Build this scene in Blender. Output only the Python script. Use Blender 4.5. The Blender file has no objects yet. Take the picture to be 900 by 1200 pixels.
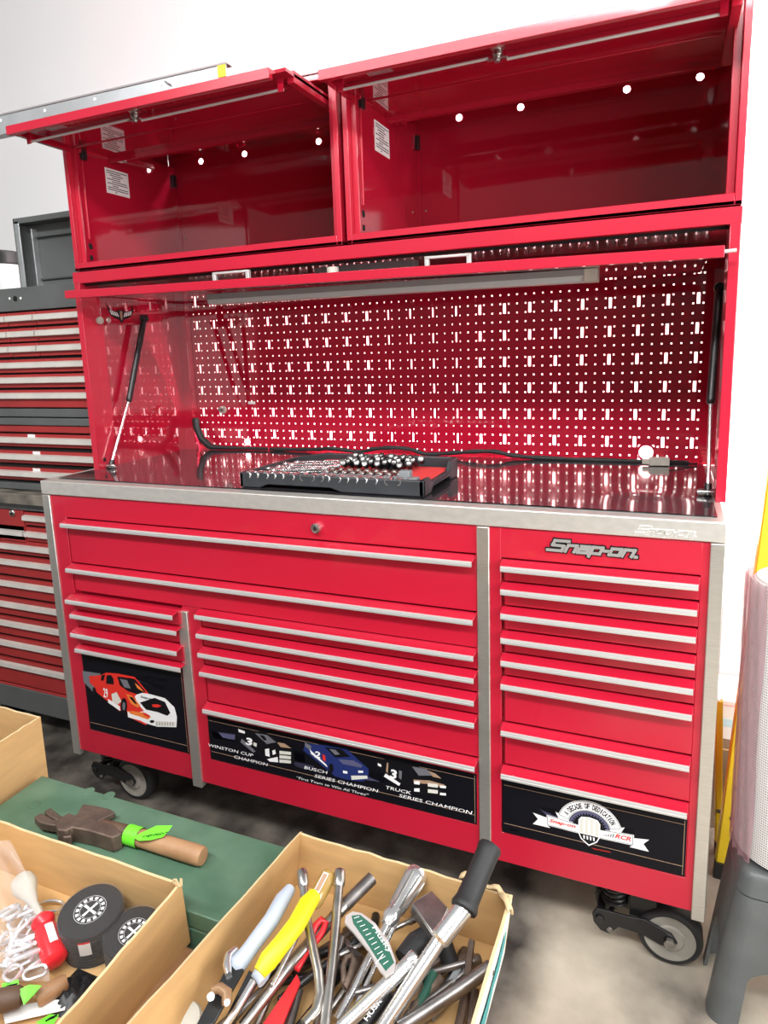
import bpy, math, random
from mathutils import Vector as V, Matrix, Euler
random.seed(4)
S = bpy.context.scene
COL = S.collection
PI = math.pi

# ---------------------------------------------------------------- camera frame (solved from the photograph)
CP = V((1.73516, -1.43966, 1.46961)); FL, U0, V0 = 790.776, 445.80, 546.99
CR = V((0.92129, 0.38742, -0.033632)); CU = V((-0.036697, 0.17271, 0.984289)); CF = V((-0.387142, 0.905581, -0.173333))
def ray(u, v): return CF + CR*((u-U0)/FL) - CU*((v-V0)/FL)
def on(ax, u, v, val):
    r = ray(u, v); t = (val-CP[ax])/r[ax]; return CP + r*t
def PX(u, v, x): return on(0, u, v, x)
def PY(u, v, y): return on(1, u, v, y)
def PZ(u, v, z): return on(2, u, v, z)

cam_d = bpy.data.cameras.new('camera'); cam = bpy.data.objects.new('camera', cam_d); COL.objects.link(cam)
cam_d.sensor_fit = 'HORIZONTAL'; cam_d.sensor_width = 36; cam_d.lens = FL/900*36
cam_d.shift_x = (450-U0)/900; cam_d.shift_y = -(600-V0)/900
cam_d.clip_start = .05
cam.matrix_world = Matrix(((CR.x, CU.x, -CF.x, CP.x), (CR.y, CU.y, -CF.y, CP.y), (CR.z, CU.z, -CF.z, CP.z), (0, 0, 0, 1)))
S.camera = cam
S.view_settings.view_transform = 'Standard'; S.view_settings.look = 'None'; S.view_settings.gamma = 1
S.view_settings.use_curve_mapping = False; S.view_settings.exposure = 0.0

# ---------------------------------------------------------------- materials
def mat(name, col, rough=.5, metal=0, coat=0, var=0, scale=8, col2=None, bump=0, bscale=60, alpha=1, trans=0, stretch=None, spec=.5, emit=0, coords='Object', detail=4):
    m = bpy.data.materials.new(name); m.use_nodes = True
    nt = m.node_tree; b = nt.nodes['Principled BSDF']; L = nt.links
    b.inputs['Base Color'].default_value = (*col, 1); b.inputs['Roughness'].default_value = rough
    b.inputs['Metallic'].default_value = metal; b.inputs['Coat Weight'].default_value = coat
    b.inputs['Coat Roughness'].default_value = .04; b.inputs['Alpha'].default_value = alpha
    b.inputs['Transmission Weight'].default_value = trans; b.inputs['Specular IOR Level'].default_value = spec
    if emit: b.inputs['Emission Color'].default_value = (*col, 1); b.inputs['Emission Strength'].default_value = emit
    tc = nt.nodes.new('ShaderNodeTexCoord'); mp = nt.nodes.new('ShaderNodeMapping')
    L.new(tc.outputs[coords], mp.inputs['Vector'])
    if stretch: mp.inputs['Scale'].default_value = stretch
    if var or col2:
        n = nt.nodes.new('ShaderNodeTexNoise'); n.inputs['Scale'].default_value = scale; n.inputs['Detail'].default_value = detail
        L.new(mp.outputs['Vector'], n.inputs['Vector'])
        r = nt.nodes.new('ShaderNodeValToRGB')
        c2 = col2 if col2 else tuple(max(0, c*(1-var)) for c in col)
        r.color_ramp.elements[0].position = .35; r.color_ramp.elements[1].position = .65
        r.color_ramp.elements[0].color = (*c2, 1); r.color_ramp.elements[1].color = (*col, 1)
        L.new(n.outputs['Fac'], r.inputs['Fac']); L.new(r.outputs['Color'], b.inputs['Base Color'])
    if bump:
        n2 = nt.nodes.new('ShaderNodeTexNoise'); n2.inputs['Scale'].default_value = bscale; n2.inputs['Detail'].default_value = 3
        L.new(mp.outputs['Vector'], n2.inputs['Vector'])
        bp = nt.nodes.new('ShaderNodeBump'); bp.inputs['Strength'].default_value = bump; bp.inputs['Distance'].default_value = .01
        L.new(n2.outputs['Fac'], bp.inputs['Height']); L.new(bp.outputs['Normal'], b.inputs['Normal'])
    return m
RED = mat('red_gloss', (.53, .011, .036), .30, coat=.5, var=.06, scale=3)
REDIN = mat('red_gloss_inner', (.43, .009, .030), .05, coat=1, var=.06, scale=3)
OLDRED = mat('red_worn', (.40, .03, .03), .45, var=.18, scale=5)
STEEL = mat('stainless', (.74, .72, .67), .30, metal=.82, var=.10, scale=30, stretch=(1, 1, 14), bump=.03, bscale=200)
STEELH = mat('stainless_edge', (.78, .755, .70), .36, metal=.6, var=.10, scale=12, stretch=(3, 1, 6))
ALU = mat('aluminium_trim', (.74, .73, .71), .30, metal=.5)
BADGE = mat('badge_silver', (.42, .42, .40), .35, metal=.4)
WTRIM = mat('aluminium_trim_worn', (.78, .74, .68), .45, metal=.3, var=.12, scale=14)
CHROME = mat('chrome', (.84, .84, .84), .20, metal=.9, var=.10, scale=25)
CHROME2 = mat('chrome_worn', (.60, .58, .55), .28, metal=1, var=.35, scale=40)
DKSTEEL = mat('dark_steel', (.30, .28, .27), .35, metal=.9, var=.4, scale=30)
GALV = mat('galvanised', (.56, .59, .60), .38, metal=.6, var=.15, scale=12)
BLACK = mat('black_plastic', (.014, .014, .015), .45, bump=.05, bscale=300)
BLKM = mat('black_metal', (.012, .012, .013), .35, var=.3, scale=20)
RUBBER = mat('black_rubber', (.018, .018, .019), .55, var=.3, scale=30)
DARK = mat('dark_gap', (.006, .005, .005), .9)
MAT = mat('black_rubber_mat', (.040, .036, .040), .13, coat=.6, bump=.04, bscale=7, spec=.9)
MAT.node_tree.nodes['Principled BSDF'].inputs['IOR'].default_value = 1.55; MAT.node_tree.nodes['Principled BSDF'].inputs['Coat IOR'].default_value = 1.6
TRAYM = mat('tray_plastic', (.040, .043, .048), .42, var=.2, scale=30)
FOAMR = mat('red_foam', (.75, .05, .05), .8)
FOAMG = mat('grey_foam', (.22, .23, .24), .8)
WALL = mat('wall_white', (.90, .895, .89), .6, var=.025, scale=2.5)
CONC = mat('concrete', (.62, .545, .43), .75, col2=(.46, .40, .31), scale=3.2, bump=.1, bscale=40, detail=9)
def dark_mottle(m):
    """large dark mottled area of the slab towards low x, with a ragged edge"""
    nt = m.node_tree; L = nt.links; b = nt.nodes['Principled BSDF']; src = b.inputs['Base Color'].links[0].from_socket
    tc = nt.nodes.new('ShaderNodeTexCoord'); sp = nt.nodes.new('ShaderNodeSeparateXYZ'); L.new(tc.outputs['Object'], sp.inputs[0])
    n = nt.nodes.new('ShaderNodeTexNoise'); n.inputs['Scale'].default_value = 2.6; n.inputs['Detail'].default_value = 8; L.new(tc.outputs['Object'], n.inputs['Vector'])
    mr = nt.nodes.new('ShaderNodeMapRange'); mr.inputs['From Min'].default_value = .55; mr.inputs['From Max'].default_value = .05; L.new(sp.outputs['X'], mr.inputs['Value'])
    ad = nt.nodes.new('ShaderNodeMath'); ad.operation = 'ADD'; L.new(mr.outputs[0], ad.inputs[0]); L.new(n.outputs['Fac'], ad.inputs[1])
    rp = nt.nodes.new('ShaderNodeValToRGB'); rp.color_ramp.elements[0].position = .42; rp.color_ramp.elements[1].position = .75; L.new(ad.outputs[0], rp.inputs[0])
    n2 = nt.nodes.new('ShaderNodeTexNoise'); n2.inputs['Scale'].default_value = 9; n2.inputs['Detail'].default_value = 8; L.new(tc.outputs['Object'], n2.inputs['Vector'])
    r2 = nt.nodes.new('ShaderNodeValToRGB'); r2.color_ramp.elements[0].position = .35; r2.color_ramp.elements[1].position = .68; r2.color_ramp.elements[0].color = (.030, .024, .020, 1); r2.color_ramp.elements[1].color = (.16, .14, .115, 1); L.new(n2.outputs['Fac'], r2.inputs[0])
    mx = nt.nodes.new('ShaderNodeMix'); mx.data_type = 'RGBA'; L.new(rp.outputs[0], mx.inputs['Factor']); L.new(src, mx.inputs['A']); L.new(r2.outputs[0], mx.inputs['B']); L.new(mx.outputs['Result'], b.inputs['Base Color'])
dark_mottle(CONC)
CARD = mat('cardboard', (.60, .37, .155), .8, var=.14, scale=9, stretch=(1, 1, 6))
CARDIN = mat('cardboard_edge', (.72, .54, .30), .85, var=.15, scale=60)
CARDW = mat('cardboard_white_print', (.80, .78, .72), .6, var=.05, scale=20)
GREEN = mat('green_paint', (.060, .135, .082), .42, col2=(.10, .185, .12), scale=14, bump=.06, bscale=200, detail=8)
WOOD = mat('wood_handle', (.42, .24, .12), .55, col2=(.26, .13, .06), scale=16, stretch=(1, 1, 1), bump=.1, bscale=80)
WOODD = mat('wood_dark', (.13, .075, .045), .6, var=.4, scale=20)
RUSTY = mat('old_iron', (.17, .12, .09), .55, metal=.5, col2=(.10, .07, .055), scale=30, bump=.15, bscale=120)
NEON = mat('neon_green_tape', (.16, .80, .03), .5)
WHITE = mat('white_paper', (.85, .85, .84), .5)
WHITEINK = mat('white_print', (.88, .88, .88), .4)
BLKINK = mat('black_print', (.006, .006, .008), .4, spec=.25)
GREYFR = mat('grey_paint', (.115, .122, .12), .45, var=.15, scale=10)
GREYLID = mat('grey_lid_paint', (.14, .15, .147), .5, var=.12, scale=6)
YELLOW = mat('yellow_fibreglass', (.82, .58, .02), .45, var=.06, scale=12)
YGRIP = mat('yellow_grip', (.88, .74, .01), .45)
GGRIP = mat('grey_grip', (.42, .47, .54), .5)
RGRIP = mat('red_plastic', (.80, .025, .035), .3)
AMBER = mat('amber_plastic', (.55, .36, .10), .12, trans=.35, coat=.5)
STOOLG = mat('stool_grey', (.125, .135, .135), .42, var=.18, scale=12, bump=.05, bscale=90)
FILMBLK = mat('graphic_film', (.005, .005, .008), .40, spec=.2)
BLUEGLOW = mat('graphic_blue_grey', (.10, .10, .19), .3)
BLUEGLOW2 = mat('graphic_dim_blue', (.035, .035, .065), .3)
CARRED = mat('graphic_red', (.72, .03, .02), .3)
CARORG = mat('graphic_orange', (.85, .22, .04), .3)
CARBLUE = mat('graphic_blue', (.018, .03, .14), .4, spec=.2)
CARGREY = mat('graphic_grey', (.16, .16, .18), .3)
CARTAN = mat('graphic_tan', (.40, .26, .17), .3)
CREAM = mat('graphic_cream', (.70, .69, .62), .3)
DIRTY = mat('dirty_worktop', (.28, .25, .20), .6, col2=(.06, .055, .05), scale=9, stretch=(1, 6, 1))
TEAL = mat('teal_print', (.05, .33, .33), .5)
SCALEG = mat('green_scale', (.03, .13, .09), .4)
BROWNB = mat('carton_brown', (.30, .20, .12), .8, var=.2, scale=8)
DISCM = mat('abrasive_disc', (.06, .06, .06), .7, bump=.3, bscale=300)
TUBEM = mat('lamp_diffuser', (.55, .55, .55), .4)
LAMPG = mat('lamp_housing', (.30, .29, .29), .4)
BONE = mat('grey_white_plastic', (.58, .56, .48), .5, var=.15, scale=20)
TAN = mat('tan_metal', (.36, .22, .12), .45, metal=.4)
# clear bag film and wrap
def film(name, col, a, rough=.12):
    return mat(name, col, rough, alpha=a, coat=.3, bump=.5, bscale=25)
BAG = film('clear_bag', (.85, .84, .88), .16)
LINK = mat('bright_steel', (.82, .82, .84), .32, metal=.6)
WRAP = film('shrink_wrap', (.30, .28, .27), .10, .08)
PINKW = film('pink_film', (.55, .30, .34), .50)
ZIP = mat('purple_zip', (.42, .28, .62), .4)
# woven / perforated pattern of the roll
def mesh_roll():
    m = mat('perforated_roll', (.78, .76, .73), .45)
    nt = m.node_tree; L = nt.links; b = nt.nodes['Principled BSDF']
    tc = nt.nodes.new('ShaderNodeTexCoord'); sp = nt.nodes.new('ShaderNodeSeparateXYZ'); L.new(tc.outputs['Object'], sp.inputs[0])
    def mth(op, a, c=None):
        n = nt.nodes.new('ShaderNodeMath'); n.operation = op
        for i, x in enumerate((a, c)):
            if x is None: continue
            if isinstance(x, (int, float)): n.inputs[i].default_value = x
            else: L.new(x, n.inputs[i])
        return n.outputs[0]
    ang = mth('MULTIPLY', mth('ARCTAN2', sp.outputs['Y'], sp.outputs['X']), 76.0)
    zz = mth('MULTIPLY', sp.outputs['Z'], 560.0)
    s = mth('MULTIPLY', mth('SINE', mth('ADD', ang, zz)), mth('SINE', mth('SUBTRACT', ang, zz)))
    r = nt.nodes.new('ShaderNodeValToRGB'); L.new(mth('ADD', mth('MULTIPLY', s, .5), .5), r.inputs[0])
    r.color_ramp.elements[0].position = .22; r.color_ramp.elements[0].color = (.24, .20, .18, 1)
    r.color_ramp.elements[1].position = .42; r.color_ramp.elements[1].color = (.80, .78, .76, 1)
    L.new(r.outputs[0], b.inputs['Base Color'])
    return m
ROLLM = mesh_roll()
def glow_band():
    return BLUEGLOW

# ---------------------------------------------------------------- mesh builder
class MB:
    def __init__(s): s.v = []; s.f = []; s.mi = []; s.mats = []
    def m(s, mt):
        if mt not in s.mats: s.mats.append(mt)
        return s.mats.index(mt)
    def add(s, vs, fs, mt):
        o = len(s.v); s.v += [V(p) for p in vs]; k = s.m(mt)
        for f in fs: s.f.append([i+o for i in f]); s.mi.append(k)
        return s
    def box(s, x0, x1, y0, y1, z0, z1, mt):
        return s.add([(x, y, z) for z in (z0, z1) for y in (y0, y1) for x in (x0, x1)],
                     [(0, 2, 3, 1), (4, 5, 7, 6), (0, 1, 5, 4), (2, 6, 7, 3), (0, 4, 6, 2), (1, 3, 7, 5)], mt)
    def obox(s, c, X, Y, Z, mt):
        c, X, Y, Z = V(c), V(X), V(Y), V(Z)
        return s.add([c+X*a+Y*b+Z*d for d in (-1, 1) for b in (-1, 1) for a in (-1, 1)],
                     [(0, 2, 3, 1), (4, 5, 7, 6), (0, 1, 5, 4), (2, 6, 7, 3), (0, 4, 6, 2), (1, 3, 7, 5)], mt)
    def bar(s, p0, p1, w, h, mt, up=(0, 0, 1)):
        p0, p1 = V(p0), V(p1); d = (p1-p0).normalized(); a = d.cross(V(up)).normalized(); b = a.cross(d)
        return s.obox((p0+p1)/2, (p1-p0)/2, a*w/2, b*h/2, mt)
    def prism(s, pts, d, mt, cap=True):
        pts = [V(p) for p in pts]; d = V(d); n = len(pts)
        fs = [(i, (i+1) % n, (i+1) % n+n, i+n) for i in range(n)]
        if cap: fs += [tuple(range(n))[::-1], tuple(range(n, 2*n))]
        return s.add(pts+[p+d for p in pts], fs, mt)
    def poly(s, pts, mt): return s.add(pts, [tuple(range(len(pts)))], mt)
    def tube(s, pts, r, mt, n=10, closed=False, caps=True):
        pts = [V(p) for p in pts]; k = len(pts); rs = r if isinstance(r, (list, tuple)) else [r]*k
        vs = []; N = None
        for i, p in enumerate(pts):
            a = pts[i-1] if (i or closed) else p; b = pts[(i+1) % k] if (i < k-1 or closed) else p
            t = (b-a).normalized()
            if N is None:
                N = t.cross(V((0, 0, 1)));
                if N.length < .05: N = t.cross(V((0, 1, 0)))
            N = (N - t*N.dot(t)).normalized(); B = t.cross(N)
            vs += [p+(N*math.cos(2*PI*j/n)+B*math.sin(2*PI*j/n))*rs[i] for j in range(n)]
        fs = []
        for i in range(k if closed else k-1):
            for j in range(n):
                a = i*n+j; b = i*n+(j+1) % n; i2 = (i+1) % k
                fs.append((a, b, i2*n+(j+1) % n, i2*n+j))
        if caps and not closed: fs += [tuple(range(n))[::-1], tuple(range((k-1)*n, k*n))]
        return s.add(vs, fs, mt)
    def cyl(s, p0, p1, r, mt, n=20, r1=None): return s.tube([p0, p1], [r, r if r1 is None else r1], mt, n)
    def lathe(s, o, d, prof, mt, n=24, caps=True):
        o = V(o); d = V(d).normalized(); N = d.cross(V((0, 0, 1)))
        if N.length < .05: N = d.cross(V((0, 1, 0)))
        N.normalize(); B = d.cross(N); k = len(prof)
        vs = [o+d*h+(N*math.cos(2*PI*q/n)+B*math.sin(2*PI*q/n))*max(r, .0002) for r, h in prof for q in range(n)]
        fs = [(i*n+q, i*n+(q+1) % n, (i+1)*n+(q+1) % n, (i+1)*n+q) for i in range(k-1) for q in range(n)]
        if caps: fs += [tuple(range(n))[::-1], tuple(range((k-1)*n, k*n))]
        return s.add(vs, fs, mt)
    def torus(s, c, d, R, r, mt, n=28, m=8, sx=1):
        c = V(c); d = V(d).normalized(); a = d.orthogonal().normalized(); b = d.cross(a)
        return s.tube([c+a*R*math.cos(2*PI*i/n)*sx+b*R*math.sin(2*PI*i/n) for i in range(n)], r, mt, m, closed=True)
    def xf(s, fn): s.v = [V(fn(p)) for p in s.v]; return s

OFF = {}
def empty(name, loc, label, cat, group=None):
    o = bpy.data.objects.new(name, None); COL.objects.link(o); o.location = loc; o.empty_display_size = .05
    OFF[o.name] = V(loc); tag(o, label, cat, group); return o
def tag(o, label, cat, group=None):
    o['label'] = label; o['category'] = cat
    if group: o['group'] = group
    return o
def obj(name, mb, parent=None, bevel=0, smooth=40, label=None, seg=2):
    me = bpy.data.meshes.new(name)
    if parent is not None: off = OFF[parent.name]
    else:
        xs = [p.x for p in mb.v]; ys = [p.y for p in mb.v]; zs = [p.z for p in mb.v]
        off = V(((min(xs)+max(xs))/2, (min(ys)+max(ys))/2, min(zs)))
    me.from_pydata([p-off for p in mb.v], [], mb.f); me.update()
    for mt in mb.mats: me.materials.append(mt)
    me.polygons.foreach_set('material_index', mb.mi)
    o = bpy.data.objects.new(name, me); COL.objects.link(o)
    if parent is not None: o.parent = parent; OFF[o.name] = off
    else: o.location = off; OFF[o.name] = off
    if smooth:
        me.polygons.foreach_set('use_smooth', [True]*len(me.polygons)); me.set_sharp_from_angle(angle=math.radians(smooth))
    if bevel:
        b = o.modifiers.new('bevel', 'BEVEL'); b.width = bevel; b.segments = seg; b.limit_method = 'ANGLE'; b.angle_limit = math.radians(35)
    if label: o['label'] = label
    return o
def thing(name, mb, label, cat, group=None, **k):
    return tag(obj(name, mb, **k), label, cat, group)
def setting(name, mb, **k):
    o = obj(name, mb, **k); o['kind'] = 'structure'; return o
def dup(root, loc, rz=0, label=None):
    r = root.copy(); COL.objects.link(r); r.location = loc; r.rotation_euler = (0, 0, rz)
    if label: r['label'] = label
    for ch in list(root.children):
        c = ch.copy(); COL.objects.link(c); c.parent = r
        for g in list(ch.children):
            d = g.copy(); COL.objects.link(d); d.parent = c
    return r
_dg = None
def text_mb(mb, body, p0, X, Z, width, height, mt, shear=0, bold=0, ext=.0004, align='LEFT', fit=True):
    """lettering: p0 = lower-left (or centre) point, X and Z unit directions, cap height, width"""
    cu = bpy.data.curves.new('t', 'FONT'); cu.body = body; cu.size = 1; cu.shear = shear; cu.offset = bold; cu.extrude = 0; cu.resolution_u = 2
    o = bpy.data.objects.new('t', cu); COL.objects.link(o)
    me = bpy.data.meshes.new_from_object(o.evaluated_get(bpy.context.evaluated_depsgraph_get()))
    bpy.data.objects.remove(o); bpy.data.curves.remove(cu)
    xs = [v.co.x for v in me.vertices]
    if not xs: return
    x0, x1 = min(xs), max(xs); cap = .70
    sz = height/cap; sx = width/(x1-x0) if (fit and width) else sz
    p0, X, Z = V(p0), V(X), V(Z); Y = Z.cross(X)   # away from the reader side
    sh = (-(x1-x0)*sx/2 if align == 'CENTER' else 0)
    N = X.cross(Z)
    vs = [p0+X*((v.co.x-x0)*sx+sh)+Z*(v.co.y*sz)+N*ext for v in me.vertices]
    mb.add(vs, [tuple(p.vertices) for p in me.polygons], mt)
    bpy.data.meshes.remove(me)
XX, YY, ZZ = V((1, 0, 0)), V((0, 1, 0)), V((0, 0, 1))
def wordmark(mb, p0, X, Z, w, h, mt, thick, N, closed_only=False, ext=.0015, shear=.42):
    """the angular italic tool-maker wordmark as flat strokes"""
    G = {'S': ([[(1.25, 1), (.1, 1), (.1, .55), (1.05, .5), (1.05, .02), (-.1, .02)]], 1.35),
         'n': ([[(0, 0), (0, .62), (.7, .62), (.7, 0)]], .98), 'a': ([[(.05, .62), (.72, .62), (.72, 0), (0, 0), (0, .34), (.7, .34)]], 1.0),
         'p': ([[(0, -.3), (0, .62), (.72, .62), (.72, .02), (.1, .02)]], .95), '-': ([[(0, .34), (.3, .34)]], .5),
         'o': ([[(0, .62), (.72, .62), (.72, .02), (0, .02), (0, .62)]], 1.0), '.': ([[(0, 0), (.1, 0)]], .2)}
    word = 'Snap-on.'; tot = sum(G[c][1] for c in word)
    p0, X, Z, N = V(p0), V(X), V(Z), V(N); sx = w/(tot+.35); x = 0; q = 0
    for c in word:
        for st in G[c][0]:
            for (a, b), (c2, d) in zip(st, st[1:]):
                A = p0+X*((x+a+shear*b)*sx)+Z*(b*h); B = p0+X*((x+c2+shear*d)*sx)+Z*(d*h)
                dd = (B-A).normalized(); sd = dd.cross(N).normalized()*thick/2; ee = dd*thick*.48
                q += 1; lift = N*(.00007*(q % 4)); mb.prism([p+lift for p in (A-ee-sd, B+ee-sd, B+ee+sd, A-ee+sd)], N*ext, mt)
        x += G[c][1]

# ================================================================ SETTING
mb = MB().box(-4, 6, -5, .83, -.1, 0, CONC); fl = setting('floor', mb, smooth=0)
mb = MB().box(-4, 6, .81, .93, 0, 3.3, WALL); setting('wall_back', mb, smooth=0)
mb = MB().box(-4.1, -4, -5, .93, 0, 3.3, WALL); setting('wall_left', mb, smooth=0)
p = PY(208, 30, .81)
mb = MB().box(p.x-.004, p.x+.004, .8096, .81, 2.2, 3.3, WALL); setting('trim_1', mb, bevel=.001)
# hairline shadowed joint of the wall sheets behind the right end
p = PY(852, 610, .81)

# ================================================================ TOOL CABINET
ZT, ZE, ZP, W = 1.110, 1.0678, .206, 1.854
cab = empty('tool_cabinet', (.927, .33, 0), 'wide glossy red roll-around tool cabinet with three drawer banks and stainless corner strips', 'tool cabinet')
mb = MB()
mb.box(.028, 1.828, .024, .64, .222, 1.066, RED)                 # carcass
F0, F1 = .006, .03
for x0, x1, z0, z1 in ((.028, .082, .222, 1.066), (.490, .552, .222, .776), (1.346, 1.405, .222, 1.066), (1.811, 1.829, .222, 1.066)):
    mb.box(x0, x1, F0, F1, z0, z1, RED)
mb.box(.080, 1.348, F0, F1, 1.000, 1.066, RED); mb.box(1.403, 1.813, F0, F1, .996, 1.066, RED)
mb.box(.080, .492, F0, F1, .222, .304, RED); mb.box(.55, 1.348, F0, F1, .222, .304, RED); mb.box(1.403, 1.813, F0, F1, .222, .302, RED)
mb.box(.060, 1.80, .10, .60, .214, .224, BLKM)
obj('body', mb, cab, bevel=.0015)
def drawer(x0, x1, zh, zbot, pull=0, graphic=False, lip_ext=.0):
    """zh = middle of the bright handle strip; the red front hangs below to zbot; pull = how far it stands open"""
    y = -pull
    mb = MB(); xa, xb = x0+.004, x1+.004
    zh -= .0032; mb.box(xa, xb, .004+y, .024+y, zbot, zh+.013, RED)
    if pull: mb.box(xa+.01, xb-.01, .02+y, .06, zbot+.004, zh+.0, DKSTEEL)
    prof = [(.006+y, zh+.0155), (-.012+y, zh+.0095), (-.0195+y, zh+.0064), (-.0195+y, zh+.0045), (-.012+y, zh+.005), (.006+y, zh+.006)]
    mb.prism([(x0-.002, a, b) for a, b in prof], (x1-x0+.004, 0, 0), RED)
    d = obj('drawer', mb, cab, bevel=.0008)
    mb = MB()
    prof = [(-.0195+y, zh+.0064), (-.0222+y, zh+.005), (-.0232+y, zh+.0015), (-.0210+y, zh+.0005), (-.0232+y, zh-.0012), (-.0225+y, zh-.006), (-.0185+y, zh-.0065), (-.0175+y, zh+.0045)]
    mb.prism([(x0, a, b) for a, b in prof], (x1-x0, 0, 0), ALU)
    obj('handle_trim', mb, d, label='bright aluminium handle strip')
    return d
ZR = [.9815, .9275, .870, .812, .757, .6995, .5835, .473]
for i, z in enumerate(ZR):
    d8 = drawer(1.409, 1.807, z, (ZR[i+1]+.0165) if i < 7 else .306)
drawer(.086, 1.343, .985, .8455+.0165); drawer(.087, 1.344, .8455, .772)
ZC = [.7575, .702, .645, .5885, .475]
for i, z in enumerate(ZC):
    d5 = drawer(.554, 1.345, z, (ZC[i+1]+.0165) if i < 4 else .306)
ZL = [.7515, .701, .6425, .5885]
for i, z in enumerate(ZL):
    d4 = drawer(.086, .487, z, (ZL[i+1]+.0165) if i < 3 else .306, pull=(.014, .004, .010, .0005)[i])

# graphic films with the race cars
YF = .0035
def fp(u, v, k): return PY(u, v, YF-.0004*k)
def film_panel(d, x0, x1, z0, z1):
    mb = MB().box(x0, x1, YF-.0004, YF+.002, z0, z1, FILMBLK)
    # fine red pin-stripes round the edge
    for a, b, c, e in ((x0+.004, x1-.004, z0+.024, z0+.0252), (x0+.004, x1-.004, z1-.014, z1-.0130), (x1-.0055, x1-.0045, z0+.004, z1-.004)):
        mb.box(a, b, YF-.0006, YF, c, e, CARTAN)
    return mb
# --- left: white-nosed red racing car
mb = film_panel(d4, .084, .474, .307, .576)
T = lambda pts, k: [fp(60+a/4.5, 680+b/4.5, k) for a, b in pts]
def sh(pts, mt, k): mb.poly(T(pts, k), mt)
def ell(cx, cy, rx, ry, mt, k, n=16, rot=0):
    sh([(cx+rx*math.cos(2*PI*i/n)*math.cos(rot)-ry*math.sin(2*PI*i/n)*math.sin(rot), cy+rx*math.cos(2*PI*i/n)*math.sin(rot)+ry*math.sin(2*PI*i/n)*math.cos(rot)) for i in range(n)], mt, k)
sh([(360, 480), (600, 560), (600, 580), (420, 520)], BLUEGLOW2, 1); sh([(470, 500), (620, 520), (600, 540), (480, 520)], BLUEGLOW2, 1)
sh([(163, 478), (262, 492), (240, 520), (225, 600), (205, 570), (172, 540)], CARGREY, 1.2)
sh([(200, 505), (262, 500), (290, 487), (350, 492), (440, 510), (475, 550), (515, 598), (450, 615), (480, 660), (505, 690), (520, 720), (500, 765), (460, 745), (405, 720), (400, 690), (380, 680), (360, 690), (300, 640), (262, 610), (240, 590), (225, 560), (203, 540)], CARRED, 2)
sh([(300, 625), (362, 665), (365, 690), (300, 645)], WHITEINK, 3); sh([(318, 600), (345, 590), (372, 640), (350, 655), (322, 640)], CREAM, 3)
sh([(440, 612), (465, 592), (520, 600), (600, 622), (650, 670), (663, 720), (660, 775), (560, 772), (500, 755), (470, 740), (405, 722), (402, 690), (440, 700), (490, 690), (455, 650)], WHITEINK, 3)
sh([(405, 690), (430, 690), (500, 700), (525, 720), (510, 735), (470, 720), (420, 705)], CARORG, 3.6); sh([(395, 600), (425, 608), (470, 660), (455, 672), (420, 650)], CARORG, 3.4)
sh([(408, 612), (430, 618), (455, 655), (440, 650)], BLKINK, 3.8); sh([(482, 695), (520, 712), (515, 725), (490, 712)], CARRED, 4)
sh([(468, 645), (545, 620), (600, 642), (628, 700), (612, 715), (560, 695), (500, 682)], BLKINK, 4)
sh([(530, 655), (560, 653), (582, 662), (560, 672), (535, 667)], CARRED, 4.6)
sh([(348, 507), (440, 520), (498, 588), (455, 602), (405, 585), (362, 555)], BLKINK, 3.4); sh([(362, 520), (400, 527), (420, 572), (385, 565)], CARGREY, 4); sh([(440, 540), (470, 565), (490, 590), (455, 570)], CARORG, 4)
sh([(292, 502), (316, 500), (328, 520), (330, 550), (290, 545)], BLKINK, 3.4); sh([(265, 502), (284, 497), (276, 530), (262, 528)], BLKINK, 3.4)
ell(383, 662, 17, 42, BLKINK, 4.4); ell(383, 664, 8, 22, CARGREY, 4.8); ell(226, 585, 9, 22, BLKINK, 4.4)
sh([(548, 742), (655, 748), (652, 770), (550, 766)], CREAM, 4.4); ell(532, 745, 12, 8, BLKINK, 4.6)
for i in range(7): sh([(556+i*14, 748), (559+i*14, 748), (559+i*14, 766), (556+i*14, 765)], CARGREY, 4.8)
a = fp(60+276/4.5, 680+614/4.5, 4); text_mb(mb, '29', a, XX, ZZ, .020, .030, WHITEINK, shear=.2, bold=.02, ext=.0002)
a = fp(60+470/4.5, 680+618/4.5, 5); b = fp(60+535/4.5, 680+612/4.5, 5); text_mb(mb, 'Snap-on', a, XX, ZZ, b.x-a.x, .007, BLKINK, shear=.3, bold=.02, ext=.0002)
obj('graphic_panel', mb, d4, smooth=0, label='black film with a red and white racing car numbered 29')
# --- centre: three champion cars
mb = film_panel(d5, .550, 1.344, .308, .444)
T = lambda pts, k: [fp(240+a/2.8125, 830+b/2.8125, k) for a, b in pts]
sh([(20, 75), (100, 85), (100, 110), (30, 98)], BLUEGLOW2, 1); sh([(45, 80), (100, 88), (98, 104), (60, 97)], BLUEGLOW, 1.3)
sh([(250, 130), (330, 145), (330, 180), (270, 165)], BLUEGLOW, 1); sh([(480, 195), (580, 215), (600, 245), (520, 235)], BLUEGLOW, 1); sh([(290, 175), (360, 190), (360, 205), (300, 195)], BLUEGLOW2, 1)
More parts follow.
